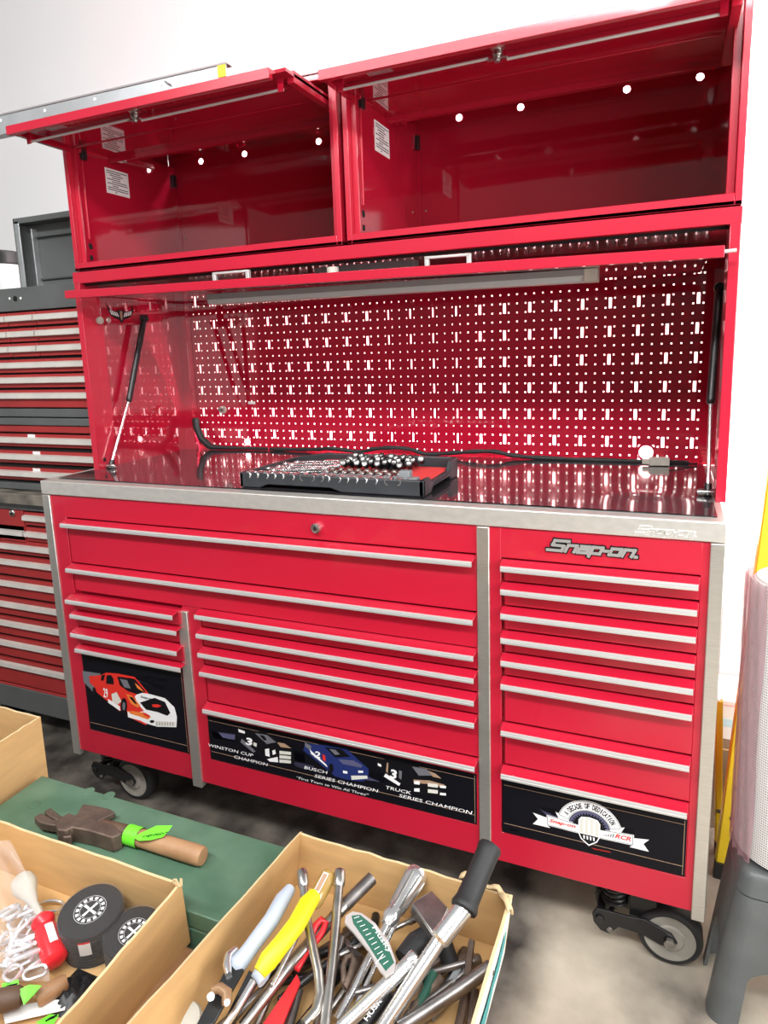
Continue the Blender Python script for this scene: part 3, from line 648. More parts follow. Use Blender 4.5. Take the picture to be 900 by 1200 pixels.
    # hinge arms and slot marks inside the left wall
    mb = MB(); xw = x0+.0305
    mb.prism([(xw, HY+.03, ZU-.045), (xw, yb-.12, ZU-.036), (xw, yb-.12, ZU-.048), (xw, HY+.03, ZU-.072)], (.008, 0, 0), RED)
    mb.box(xw, xw+.010, HY+.035, HY+.055, ZU-.090, ZU-.055, BLKM); mb.box(xw, xw+.010, yb-.03, yb-.008, ZU-.09, ZU-.05, BLKM)
    mb.box(xw-.0005, xw+.001, HY+.034, HY+.046, ZJ+.038, ZJ+.052, DARK)
    mb.lathe((xw-.001, HY+.042, ZJ+.066+.012), XX, [(.001, 0), (.008, .0005), (.008, .0016), (.001, .002)], DARK, 14)
    mb.box(xw-.0005, xw+.0012, HY+.034, HY+.046, ZJ+.072, ZJ+.088, DARK)
    mb.tube([(xw+.001, HY+.040, ZJ+.10), (xw+.002, HY+.040, ZJ+.33)], .003, RED, 8)
    obj('hinge_arm', mb, root, bevel=.0008)
    # warning label
    mb = MB(); yy0, yy1, z0, z1 = .312, .412, 1.984, 2.060
    mb.box(xw-.0005, xw+.0008, yy0, yy1, z0, z1, WHITE)
    rnd = random.Random(3)
    for k in range(11):
        zz = z1-.007-k*.0063; a = yy0+.006+(0, 0, .012, .02, 0, .02, 0, .02, .0, .0, .03)[k]; e = yy1-.006-rnd.random()*.05*(k not in (0, 8, 9))
        mb.box(xw+.0007, xw+.0011, a, e, zz-.0013, zz+.0011, BLKINK)
    obj('warning_label', mb, root, smooth=0, label='white printed label')
    return root
overhead(.046, .958, 'left red overhead cabinet, its flip-up door pulled furthest out, beside the wall', -.012, 2.098, .004, .033, .040)
overhead(.972, 1.862, 'larger-looking right red overhead cabinet, its flip-up door pushed further in', .045, 2.094, .008, .020, 0)

# galvanised strip lying on the raised left door
a0, a1 = PZ(-40, 142, 2.152), PZ(264, 73, 2.150); a0.z = a1.z = 2.0985
a0.y += .004; a1.y += .004
dn = a1-a0; nrm = dn.cross(ZZ).normalized()
if nrm.y > 0: nrm = -nrm
mb = MB()
mb.obox((a0+a1)/2+ZZ*.026, dn/2, nrm*.0012, ZZ*.026, GALV); mb.obox((a0+a1)/2+ZZ*.052-nrm*.012, dn/2, nrm*.013, ZZ*.0012, LAMPG); mb.obox((a0+a1)/2+ZZ*.0015-nrm*.014, dn/2, nrm*.015, ZZ*.0012, GALV)
mb.obox((a0+a1)/2+ZZ*.0505+nrm*.002, dn/2, nrm*.002, ZZ*.0022, LAMPG)
for t in (.15, .34, .54, .78): mb.cyl(a0+dn*t+nrm*.001+ZZ*.036, a0+dn*t+nrm*.0028+ZZ*.036, .0045, WHITEINK, 12)
mb.bar(a0+dn*.80+nrm*.002+ZZ*.040, a0+dn*.815+nrm*.008+ZZ*.030, .010, .003, CHROME2)
mb.obox(a0+dn*.985+nrm*.0022+ZZ*.036, dn.normalized()*.011, nrm*.001, ZZ*.014, YGRIP)
thing('metal_channel', mb, 'long galvanised metal channel lying on the raised door of the left overhead cabinet', 'metal channel', bevel=.0006)

# ================================================================ CABLES, PLUG ON THE WORKTOP
mb = MB(); pts = [PY(u, v, .628) for u, v in ((229, 490), (230, 500), (236, 514), (246, 523))]
mb.tube([p for p in pts]+[V((.17, .625, ZT+.014)), V((.22, .632, ZT+.012)), V((.30, .64, ZT+.011)), V((.40, .643, ZT+.011))], [.013, .013, .013, .012, .010, .007, .006, .006], RUBBER, 12)
thing('black_hose', mb, 'short black hose curving up the left rear corner of the worktop', 'hose')
mb = MB(); pts = [(.41, .642, .016), (.52, .64, .018), (.60, .638, .022), (.66, .632, .030), (.72, .634, .024), (.77, .64, .016), (.83, .632, .034), (.90, .63, .042), (.96, .634, .036), (1.01, .64, .016), (1.08, .636, .022), (1.16, .630, .034), (1.24, .63, .038), (1.30, .636, .022), (1.40, .642, .014), (1.60, .645, .012), (1.80, .645, .012)]
P = [V((x, y, ZT+z)) for x, y, z in pts]
sm = []
for i in range(len(P)-1):
    p0, p1, p2, p3 = P[max(i-1, 0)], P[i], P[i+1], P[min(i+2, len(P)-1)]
    for k in range(5):
        t = k/5; sm.append(.5*((2*p1)+(p2-p0)*t+(2*p0-5*p1+4*p2-p3)*t*t+(3*p1-p0-3*p2+p3)*t**3))
sm.append(P[-1]); mb.tube([V((p.x, p.y, ZT+.0075+(p.z-ZT-.012)*.75)) for p in sm], [.0055+.002*math.sin(i*.7)**2 for i in range(len(sm))], RUBBER, 10)
thing('rubber_edging', mb, 'wavy black rubber edging lying along the foot of the perforated back', 'rubber strip')
mb = MB(); p = PZ(772, 545, ZT+.004); q = V((p.x, .60, ZT+.004))
mb.obox(q+V((0, 0, .013)), (.026, .004, 0), (-.002, .012, 0), (0, .0, .011), BONE); mb.obox(q+V((-.032, 0, .012)), (.012, 0, 0), (0, .008, 0), (0, 0, .007), BONE)
mb.tube([q+V((.026, 0, .014)), q+V((.05, .01, .012)), q+V((.08, .02, .006)), q+V((.10, .03, .004))], .003, BLACK, 8)
thing('plug_connector', mb, 'small white plug lying under the round cable hole at the right rear of the worktop', 'plug', bevel=.002)

# ================================================================ SOCKET TRAY
ZM = ZT+.0045
tr = empty('tool_tray', (.94, .19, ZM), 'black plastic tool tray full of sockets and wrenches on the worktop mat', 'tool tray')
tx0, tx1, ty0, ty1, th = .688, 1.210, .048, .335, .040
mb = MB()
mb.box(tx0, tx1, ty0, ty1, ZM+.012, ZM+.018, TRAYM)
def wallp(pts, d): mb.prism(pts, d, TRAYM)
# front wall with the two long scooped openings below
wallp([(tx0, ty0, ZM), (tx0+.06, ty0, ZM), (tx0+.085, ty0, ZM+.010), (tx0+.27, ty0, ZM+.010), (tx0+.30, ty0, ZM), (tx1-.02, ty0, ZM), (tx1, ty0, ZM), (tx1, ty0, ZM+th), (tx0, ty0, ZM+th)], (0, .012, 0))
wallp([(tx0, ty1, ZM), (tx1, ty1, ZM), (tx1, ty1, ZM+.052), (tx0+.12, ty1, ZM+.052), (tx0, ty1, ZM+.035)], (0, -.010, 0))
wallp([(tx0, ty0, ZM), (tx0, ty1, ZM), (tx0, ty1, ZM+.035), (tx0, ty0, ZM+th)], (.012, 0, 0))
wallp([(tx1, ty0, ZM), (tx1, ty0+.055, ZM), (tx1, ty0+.075, ZM+.016), (tx1, ty1-.085, ZM+.018), (tx1, ty1-.065, ZM), (tx1, ty1, ZM), (tx1, ty1, ZM+.052), (tx1, ty1-.055, ZM+.050), (tx1, ty1-.075, ZM+.026), (tx1, ty0+.065, ZM+.026), (tx1, ty0+.05, ZM+th), (tx1, ty0, ZM+th)], (-.014, 0, 0))
body_tray = obj('tray_body', mb, tr, bevel=.003)
mb = MB(); mb.box(tx1-.135, tx1-.016, ty0+.06, ty1-.03, ZM+.018, ZM+.027, FOAMR); mb.box(tx0+.12, tx0+.30, ty1-.07, ty1-.012, ZM+.018, ZM+.034, FOAMR); obj('red_foam', mb, tr, bevel=.002, label='red foam insert')
mb = MB()
for i in range(11): mb.box(tx0+.215+i*.0255, tx0+.237+i*.0255, ty0+.030, ty0+.060, ZM+.018, ZM+.038, FOAMG)
mb.box(tx1-.085, tx1-.055, ty0+.05, ty0+.075, ZM+.02, ZM+.052, FOAMG); obj('socket_holder', mb, tr, bevel=.003, label='grey socket holder blocks')
def socket(r, h, mt, name, label, group, rows, inner=None):
    mb = MB(); mb.lathe((0, 0, 0), ZZ, [(r*.80, 0), (r*.86, h*.06), (r*.86, h*.45), (r, h*.55), (r, h*.97), (r*.95, h), (r*.66, h)], mt, 14, caps=False); mb.lathe((0, 0, 0), ZZ, [(r*.66, h), (r*.62, h*.86), (.0005, h*.84)], inner or mt, 14, caps=False)
    o = None
    for i, (x, y, z, e) in enumerate(rows):
        if o is None: o = obj(name, mb); tag(o, label, 'socket', group); b = o
        else: b = o.copy(); COL.objects.link(b)
        b.location = (x, y, z); b.rotation_euler = e
socket(.0105, .026, CHROME, 'chrome_socket', 'small chrome socket lying in the front row of the tool tray', 'chrome sockets in the front row of the tray', [(tx0+.035+i*.0262, ty0+.026, ZM+.034, (PI/2*1.0, 0, random.uniform(-.5, .1))) for i in range(17)])
socket(.0092, .030, BLKM, 'impact_socket', 'black socket with a bright mouth lying in the rows at the back of the tray', 'black sockets in the tray', [(tx0+.222+i*.0215+j*.008, ty0+.195+j*.026, ZM+.034+.004*j, (1.05+random.uniform(-.15, .15), 0, random.uniform(-.25, .25))) for j in range(3) for i in range(10)], CHROME2)
socket(.010, .024, CHROME2, 'deep_socket', 'worn chrome socket standing between the grey holder blocks of the tray', 'chrome sockets in the grey holders', [(tx0+.225+i*.0255, ty0+.075+j*.032, ZM+.018, (.25, .1*j, 0)) for j in range(2) for i in range(9)])
def wrench(name, L, w, mt):
    mb = MB(); mb.bar((-L/2+.012, 0, 0), (L/2-.012, 0, 0), w*.5, .004, mt)
    mb.torus((-L/2+.010, 0, 0), ZZ, w*.55, w*.22, mt, 16, 8)
    e = L/2-.012; mb.prism([(e-.004, -w*.25, -.003), (e+.006, -w*.75, -.003), (e+.020, -w*.7, -.003), (e+.020, -w*.32, -.003), (e+.008, -w*.28, -.003), (e+.008, w*.28, -.003), (e+.020, w*.32, -.003), (e+.020, w*.7, -.003), (e+.006, w*.75, -.003), (e-.004, w*.25, -.003)], (0, 0, .006), mt)
    return obj(name, mb, bevel=.0006)
w0 = wrench('combination_wrench', .15, .014, CHROME); tag(w0, 'chrome combination wrench lying among the others on the left of the tool tray', 'wrench', 'wrenches on the left of the tray')
for i in range(16):
    b = w0 if i == 0 else w0.copy()
    if i: COL.objects.link(b)
    j = i % 8
    b.location = (tx0+.085+.010*(i % 3)+(.05 if i >= 8 else 0), ty0+.058+j*.0215, ZM+.026+.004*(i % 2)+(.006 if i >= 8 else 0)); b.rotation_euler = (0, -.03, .18+random.uniform(-.09, .09)); b.scale = (1+.03*(j % 3),)*3

# ================================================================ OLD TOOL CHESTS ON THE LEFT
def oldz(v, y, u=85): return PY(u, v, y).z
XL, XRr = -.80, -.02
def old_drawer(root, x0, x1, y, z0, z1, zh, hw=.020, name='drawer'):
    mb = MB().box(x0+.002, x1-.002, y, y+.02, z0+.004, z1-.004, OLDRED); d = obj(name, mb, root, bevel=.002)
    mb = MB().prism([(x0+.003, y, zh+hw/2), (x0+.003, y-.012, zh+hw/2-.003), (x0+.003, y-.014, zh-hw/2+.002), (x0+.003, y-.010, zh-hw/2), (x0+.003, y, zh-hw/2+.004)], (x1-x0-.006, 0, 0), WTRIM); obj('handle_trim', mb, d, label='pale metal handle strip')
    return d
tc = empty('top_chest', ((XL+XRr)/2, .53, 1.262), 'worn red top chest with raised grey lid, topmost of the old stack at left', 'tool chest', 'old tool chests on the left')
mb = MB(); y = .30
mb.box(XL, XRr, y+.012, .78, 1.296, 1.64, DARK); mb.box(XL, XRr, y+.004, .78, 1.268, 1.297, GREYFR)
mb.box(XL, XRr, y-.004, y+.02, 1.640, 1.717, GREYFR); mb.box(XL, XL+.015, y, .78, 1.29, 1.70, GREYFR); mb.box(XRr-.012, XRr, y+.012, .78, 1.29, 1.717, GREYFR); mb.box(XL, XRr, .765, .78, 1.3, 1.717, GREYFR)
q = PY(18, 350, y-.004); mb.cyl((q.x, y-.006, q.z), (q.x, y-.003, q.z), .010, DARK, 12); mb.cyl((q.x-.028, y-.0055, q.z+.002), (q.x-.028, y-.003, q.z+.002), .005, WHITEINK, 8); mb.cyl((q.x+.026, y-.0055, q.z), (q.x+.026, y-.003, q.z), .005, WHITEINK, 8)
obj('body', mb, tc, bevel=.003)
s0, s1 = -.424, -.286
for zh in (1.614, 1.560, 1.508):
    for a, b in ((XL+.02, s0), (s0, s1), (s1, XRr-.014)): old_drawer(tc, a, b, y, zh-.030, zh+.024, zh, .022)
for zh in (1.452, 1.399, 1.344): old_drawer(tc, XL+.02, XRr-.014, y, zh-.030 if zh > 1.35 else zh-.046, zh+.024, zh, .022)
# raised lid
mb = MB(); l0, l1, yl = -.518, -.03, .45
mb.box(l0, l1, yl+.055, yl+.06, 1.70, 1.985, GREYLID); mb.box(l0, l1, yl, yl+.06, 1.965, 1.985, GREYLID); mb.box(l0, l0+.006, yl, yl+.06, 1.70, 1.985, GREYLID)
mb.box(l0+.006, l0+.028, yl+.0, yl+.006, 1.70, 1.975, GALV); mb.box(l0+.05, l0+.056, yl+.03, yl+.055, 1.70, 1.95, GALV)
for k in range(5): mb.cyl((l0+.040, yl+.047, 1.90-k*.040), (l0+.040, yl+.056, 1.90-k*.040), .004, DARK, 8)
mb.box(l0+.03, l1, yl+.040, yl+.056, 1.918, 1.926, GREYLID); mb.box(l0+.03, l1, yl+.045, yl+.056, 1.765, 1.773, GREYFR)
obj('lid', mb, tc, bevel=.0015, label='raised grey lid')
mb = MB(); q = PY(5, 480, y); 
mid = empty('middle_chest', ((XL+XRr)/2, .53, .995), 'worn red middle chest with three wide drawers between the top chest and the roller cabinet', 'tool chest', 'old tool chests on the left')
mb.box(XL, XRr, y+.012, .78, 1.005, 1.262, DARK); mb.box(XL, XRr, y-.006, .78, 1.238, 1.264, GREYFR); mb.box(XL, XRr, y-.004, .78, .997, 1.022, GREYFR)
mb.box(XL, XL+.015, y, .78, 1.02, 1.24, OLDRED); mb.box(XRr-.012, XRr, y+.006, .78, 1.02, 1.24, OLDRED); mb.box(XL+.02, XRr-.014, y, y+.02, 1.212, 1.236, OLDRED)
obj('body', mb, mid, bevel=.003)
tags = []
for zh in (1.183, 1.121, 1.058):
    d = old_drawer(mid, XL+.02, XRr-.014, y, zh-.028, zh+.026, zh, .022)
    q = PY(37 if zh > 1.15 else 43, 511 if zh > 1.15 else (531 if zh > 1.1 else 550), y); mb = MB().box(q.x-.018, q.x+.018, y-.0014, y, zh+.011, zh+.022, WHITE); obj('paper_label', mb, d)
rc = empty('roller_cabinet', ((XL+XRr)/2, .52, 0), 'worn red roller cabinet with pale handles, bottom of the old stack at left', 'tool chest', 'old tool chests on the left')
mb = MB(); y = .27
mb.box(XL, XRr, y+.014, .78, .20, .935, DARK); mb.box(XL, XRr, y-.006, .78, .928, .955, GREYFR); mb.box(XL, XRr, y-.03, .78, .955, .994, DIRTY)
mb.box(XL, XL+.02, y, .78, .2, .93, OLDRED); mb.box(XRr-.02, XRr, y, .78, .1, .93, OLDRED)
mb.box(XL, XRr, y-.002, .78, .105, .198, GREYFR); mb.box(XL, XRr, y+.0, y+.02, .196, .206, OLDRED)
obj('body', mb, rc, bevel=.003)
sx_ = PY(28, 606, y).x
mb = MB().box(XL+.02, sx_-.004, y, y+.02, .80, .926, OLDRED); q = PY(15, 601, y); mb.lathe((q.x, y+.002, q.z), -YY, [(.001, 0), (.014, 0), (.014, .006), (.010, .010), (.001, .011)], CHROME2, 18); mb.cyl((q.x+.004, y-.01, q.z), (q.x+.004, y-.014, q.z), .004, DARK, 8); obj('lock_panel', mb, rc, bevel=.002)
old_drawer(rc, sx_, XRr-.022, y, .868, .924, .900, .020); old_drawer(rc, sx_, XRr-.022, y, .806, .866, .838, .020)
zs_ = [.845, .782, .719, .632, .546, .467, .383, .292]
old_drawer(rc, XL+.022, sx_-.003, y, .805, .87, .838, .020)
for i, zh in enumerate(zs_[1:]):
    nxt = zs_[i+2]+.030 if i+2 < len(zs_) else .206
    old_drawer(rc, XL+.022, XRr-.022, y, nxt+.002, zh+.028, zh, .020)
for x in (XL+.08, XRr-.08):
    for yy in (y+.07, .70):
        mb = MB().lathe((x-.02, yy, .052), XX, [(.012, 0), (.052, .004), (.052, .034), (.012, .038)], RUBBER, 24); mb.box(x-.026, x-.022, yy-.02, yy+.02, .03, .107, BLKM); mb.box(x+.020, x+.024, yy-.02, yy+.02, .03, .107, BLKM); obj('caster', mb, rc)
# paint tub in the open chest
q = PY(-6, 310, .50); tb = empty('paint_tub', (q.x-.02, .52, 1.718), 'white plastic tub with a black rim standing on the old top chest behind its lid', 'tub')
mb = MB().lathe((q.x-.02, .52, 1.718), ZZ, [(.085, 0), (.092, .01), (.098, .12), (.098, .125)], WHITEINK, 36); obj('tub_body', mb, tb)
mb = MB().lathe((q.x-.02, .52, 1.838), ZZ, [(.100, 0), (.106, .004), (.106, .045), (.100, .05), (.001, .045)], BLACK, 36); obj('rim', mb, tb, label='black rim lid')
mb = MB(); mb.box(-.80, -.53, .42, .64, 1.7175, 1.7185, GREYFR)
tcb = obj('shelf', mb, tc)

# ================================================================ RIGHT: LADDER, CARTON, STOOL, ROLL
def stile(pA, pB, w, dpt, name, par):
    d = (pB-pA); X = V((1, 0, 0)); X = (X-d.normalized()*X.dot(d.normalized())).normalized(); N = X.cross(d.normalized()).normalized()
    if N.y > 0: N = -N
    mb = MB(); c = (pA+pB)/2
    mb.obox(c, d/2, X*w/2, N*.0025, YELLOW); mb.obox(c-X*w/2-N*dpt/2, d/2, X*.0025, N*dpt/2, YELLOW); mb.obox(c+X*w/2-N*dpt/2, d/2, X*.0025, N*dpt/2, YELLOW)
    for t in ((.10, .15, .21, .30, .42, .55) if d.length > 1 else (.3,)):
        mb.cyl(pA+d*t+N*.001, pA+d*t+N*.0045, .0065, DKSTEEL, 12)
    mb.obox(pA+d.normalized()*.02, d.normalized()*.022, X*(w/2+.004), N*.012, BLACK)
    return obj(name, mb, par, bevel=.001)
LA, LB = V((1.928, .40, 0)), None
lad = empty('step_ladder', (2.10, .45, 0), 'folded yellow stepladder leaning on the white wall right of the cabinet', 'ladder')
pa = PY(862.5, 925, .44); pb = PY(902, 640, .50); sl = (pb-pa)/(pb.z-pa.z)
A = pa-sl*pa.z; Bt = pa+sl*(1.75-pa.z); A.z = .0
stile(A, Bt, .046, .03, 'front_rail', lad)
mir = lambda p: V((4.36-p.x, p.y, p.z))
stile(mir(A), mir(Bt), .046, .03, 'front_rail', lad)
A2 = PY(842, 1000, .50); B2 = PY(843, 822, .52); A2 = A2+(A2-B2)/(A2.z-B2.z)*(0-A2.z)
stile(A2, B2, .014, .02, 'rear_rail', lad); stile(mir(A2), mir(B2), .014, .02, 'rear_rail', lad)
for k in range(5):
    t = .17+k*.175; a = A.lerp(Bt, t); b = mir(a); mb = MB().box(a.x+.01, b.x-.01, a.y+.004, a.y+.085, a.z-.012, a.z+.012, ALU); obj('step', mb, lad, bevel=.002)
mb = MB().box(1.89, 2.30, .62, .79, .0, .30, BROWNB); mb.box(1.889, 2.301, .619, .791, .262, .268, CARDIN)
ct = empty('carton', (2.09, .705, 0), 'brown carton with white printed upper half against the wall behind the yellow ladder', 'carton')
obj('carton_body', mb, ct, bevel=.002); mb = MB().box(1.888, 2.302, .618, .792, .30, .42, CARDW); mb.box(1.90, 2.0, .617, .619, .34, .365, mat('pale_blue_print', (.50, .72, .76), .5)); mb.box(1.888, 2.302, .617, .619, .405, .411, mat('pale_red_print', (.80, .52, .45), .5)); obj('lid_sleeve', mb, ct, bevel=.002)
# stool
st_ = empty('step_stool', (2.07, .05, 0), 'grey plastic step stool carrying a wrapped roll right of the cabinet', 'stool')
sx0, sx1, sy0, sy1, sh_ = 1.912, 2.235, -.048, .150, .390
cxs = (sx0+sx1)/2
def flare(p):
    k = .047*max(0, 1-p.z/sh_); w = (p.x-cxs)/((sx1-sx0)/2); return (p.x+k*w, p.y+.007*max(0, 1-p.z/sh_), p.z)
RC = .030
def ringpts(z, r=RC, e=0):
    P = []
    for cx_, cy_, a0 in ((sx1-r, sy1-r, 0), (sx0+r, sy1-r, 90), (sx0+r, sy0+r, 180), (sx1-r, sy0+r, 270)):
        for k in range(7):
            a = math.radians(a0+k*15); P.append(V((cx_+(r+e)*math.cos(a), cy_+(r+e)*math.sin(a), z)))
    return P
mb = MB(); lv = [(sh_-.054, 0), (sh_-.016, -.001), (sh_-.005, -.006), (sh_, -.014)]
vs = []; 
for z, e in lv: vs += ringpts(z, RC, e)
n = 28; mb.add(vs, [(i*n+k, i*n+(k+1) % n, (i+1)*n+(k+1) % n, (i+1)*n+k) for i in range(3) for k in range(n)]+[tuple(range(3*n, 4*n)), tuple(range(n))[::-1]], STOOLG)
mb.xf(flare); obj('stool_top', mb, st_, smooth=60)
def arch(w, h0, leg, n=10):
    pts = [(0, 0), (leg, 0), (leg, h0)]
    pts += [(leg+(w-2*leg)*(.5-.5*math.cos(PI*i/n)), h0+.05*math.sin(PI*i/n)) for i in range(1, n)]
    return pts+[(w-leg, h0), (w-leg, 0), (w, 0), (w, sh_-.058), (0, sh_-.058)]
mb = MB(); wx, wy = sx1-sx0-2*RC, sy1-sy0-2*RC
for yy in (sy0, sy1-.005): mb.prism([(sx0+RC+a, yy, b) for a, b in arch(wx, .13, .016)], (0, .005, 0), STOOLG)
for xx in (sx0, sx1-.005): mb.prism([(xx, sy0+RC+a, b) for a, b in arch(wy, .12, .022)], (.005, 0, 0), STOOLG)
for cx_, cy_, a0 in ((sx1-RC, sy1-RC, 0), (sx0+RC, sy1-RC, 90), (sx0+RC, sy0+RC, 180), (sx1-RC, sy0+RC, 270)):
    o_, i_ = [], []
    for k in range(9):
        a = math.radians(a0+k*11.25); o_.append((cx_+RC*math.cos(a), cy_+RC*math.sin(a), 0)); i_.append((cx_+(RC-.005)*math.cos(a), cy_+(RC-.005)*math.sin(a), 0))
    mb.prism(o_+i_[::-1], (0, 0, sh_-.058), STOOLG)
mb.xf(flare); obj('legs', mb, st_, smooth=30)
mb = MB(); mb.prism(ringpts(sh_-.059, RC, -.003), (0, 0, .006), BLACK); mb.xf(flare); obj('seam', mb, st_)
rx, ry, rr = 2.004, .046, .100
rl = empty('wrapped_roll', (rx, ry, sh_), 'pale perforated roll in pink plastic film standing on the grey stool', 'roll')
mb = MB(); mb.lathe((rx, ry, sh_+.004), ZZ, [(.03, 0), (rr-.02, 0), (rr, .012), (rr, .585), (rr-.012, .60), (.035, .60), (.03, .585)], ROLLM, 64); obj('roll_body', mb, rl)
mb = MB(); n = 20; vs = []; a0_, a1_ = math.radians(150), math.radians(224)
for j in range(13):
    for i in range(n+1):
        a = a0_+(a1_-a0_)*i/n; r = rr+.006+.003*math.sin(i*1.7+j*.9); vs.append((rx+r*math.cos(a), ry+r*math.sin(a), sh_+.006+j*.050+.004*math.sin(i*2)))
mb.add(vs, [(j*(n+1)+i, j*(n+1)+i+1, (j+1)*(n+1)+i+1, (j+1)*(n+1)+i) for j in range(12) for i in range(n)], PINKW); obj('plastic_film', mb, rl, smooth=80, label='pinkish plastic film')

# ================================================================ FOREGROUND: BENCH, BOXES
ZB = .655
bn = empty('bench', (1.02, -1.05, 0), 'plain bench under the open cardboard boxes in the foreground', 'bench')
mb = MB().box(.66, 1.40, -1.33, -.805, ZB-.03, ZB, WOOD); obj('bench_top', mb, bn, bevel=.003)
for x in (.70, 1.34):
    for yy in (-1.29, -.86): mb = MB().box(x-.02, x+.02, yy-.02, yy+.02, 0, ZB-.03, WOOD); obj('leg', mb, bn, bevel=.002)
gb = empty('metal_chest', (.93, -.715, 0), 'dark green painted steel chest with a hatchet lying on its lid', 'chest')
mb = MB().box(.681, 1.224, -.792, -.639, 0, .672, GREEN); obj('body', mb, gb, bevel=.004)
mb = MB().box(.6795, 1.226, -.7935, -.6375, .674, .700, GREEN)
for i in range(3): 
    q = PZ((40, 104, 128)[i], (943, 927, 932)[i], .70); mb.lathe((q.x, q.y, .7), ZZ, [(.012, 0), (.010, .0004), (.001, .0006)], GREEN, 12)
obj('lid', mb, gb, bevel=.004)

def carton(name, x0, x1, y0, y1, z0, z1, label, cat='cardboard box', flare=.0, dark=False, floor=None, top=None, wallm=CARD, outer=None):
    """open box; top = optional rim corners (bl, br, fr, fl)"""
    t = .004; r = empty(name, ((x0+x1)/2, (y0+y1)/2, z0), label, cat)
    b = [V((x0, y1, z0)), V((x1, y1, z0)), V((x1, y0, z0)), V((x0, y0, z0))]
    tp = top or [V((x0-flare, y1+flare, z1)), V((x1+flare, y1+flare, z1)), V((x1+flare, y0-flare, z1)), V((x0-flare, y0-flare, z1))]
    fz = floor if floor else z0+t
    c = V(((x0+x1)/2, (y0+y1)/2, 0))
    for i in range(4):
        j = (i+1) % 4; mb = MB(); A, B, Cc, D = b[i], b[j], tp[j], tp[i]
        n = (B-A).cross(D-A).normalized()
        if n.dot(((A+B)/2-c).to_2d().to_3d()) < 0: n = -n
        N = 14; rnd = random.Random(i*7+int(x0*100))
        out, inn = [], []
        for k in range(N+1):
            s = k/N; jz = rnd.uniform(-.0016, .0016) if 0 < k < N else 0
            out.append((A.lerp(B, s), D.lerp(Cc, s)+V((0, 0, jz))))
        vs = []
        for lo, hi in out: vs += [lo, hi, hi-n*t, lo-n*t]
        fO = []; fI = []; fE = []
        for k in range(N):
            a = 4*k; e = 4*(k+1)
            fO.append((a, a+1, e+1, e)); fE.append((a+1, a+2, e+2, e+1)); fI.append((a+2, a+3, e+3, e+2))
        fE += [(0, 3, 2, 1), (4*N, 4*N+1, 4*N+2, 4*N+3)]
        o = len(mb.v); mb.add(vs, fO, outer if (outer and i == 1) else wallm); k2 = mb.m(CARDIN); k3 = mb.m(wallm)
        for f in fE: mb.f.append(list(f)); mb.mi.append(k2)
        for f in fI: mb.f.append(list(f)); mb.mi.append(k3)
        obj('wall_panel', mb, r, smooth=20)
    mb = MB().box(x0+.002, x1-.002, y0+.002, y1-.002, z0, fz, CARD); obj('box_bottom', mb, r)
    return r
r1 = carton('cardboard_box', .72, 1.145, -1.12, -.798, ZB, .750, 'open brown cardboard box holding wheel packs and wire hooks, at the lower left', top=[V((.71, -.799, .750)), V((1.141, -.800, .750)), V((1.149, -1.12, .750)), V((.71, -1.12, .750))])
r2 = carton('cardboard_box', 1.236, 1.560, -1.12, -.658, .6552, .749, 'open cardboard box crammed with hand tools, nearest the camera at the bottom centre', floor=.664, top=[V((1.246, -.6545, .750)), V((1.571, -.658, .748)), V((1.566, -1.12, .748)), V((1.203, -1.12, .750))], outer=CARDW)
r3 = carton('cardboard_box', .22, .659, -.78, -.612, 0, .800, 'tall open cardboard carton behind the green chest at the left edge', top=[V((.22, -.604, .8)), V((.659, -.609, .8)), V((.664, -.78, .8)), V((.22, -.78, .8))])
# torn flap curl and printed stripe on the tool box
mb = MB(); c0 = V((1.566, -.664, .748))
N = 16; vs = []
for i in range(N+1):
    t = i/N; p = V((1.500+.073*t, -.6575+.002*math.sin(t*9)-.035*max(0, t-.7)/.3, .7475+.0025*math.sin(t*14)+.0015*math.sin(t*31)))
    for k in range(4):
        a = k/3*2.4-.4; rr_ = .0075+.003*math.sin(t*8+1); vs.append(p+V((.0, math.sin(a)*rr_+.0, math.cos(a)*rr_-.004))+V((.004*k/3*max(0, t-.6), 0, 0)))
mb.add(vs, [(i*4+k, i*4+k+1, (i+1)*4+k+1, (i+1)*4+k) for i in range(N) for k in range(3)], CARDIN)
fl_ = obj('torn_edge', mb, r2, smooth=60); so_ = fl_.modifiers.new('thick', 'SOLIDIFY'); so_.thickness = .003
mb = MB()
zz_ = [(-.69, .703, .722), (-.72, .690, .716), (-.75, .698, .712), (-.78, .684, .710), (-.82, .688, .714), (-.86, .680, .706)]
mb.prism([(1.5605+.105*(b-.655)+.0012, a, b) for a, b, c in zz_]+[(1.5605+.105*(c-.655)+.0012, a, c) for a, b, c in zz_[::-1]], (.0008, 0, 0), TEAL)
obj('printed_stripe', mb, r2, smooth=0, label='teal print on the white outside')
mb = MB()   # torn corner of the left box
for k in range(5):
    a = V((1.139+random.uniform(-.006, .004), -.802-random.uniform(0, .012), .749)); mb.bar(a, a+V((random.uniform(-.006, .004), random.uniform(-.004, .004), .006+random.random()*.008)), .004, .0015, CARDIN, up=(0, 1, 0))
obj('torn_edge', mb, r1)

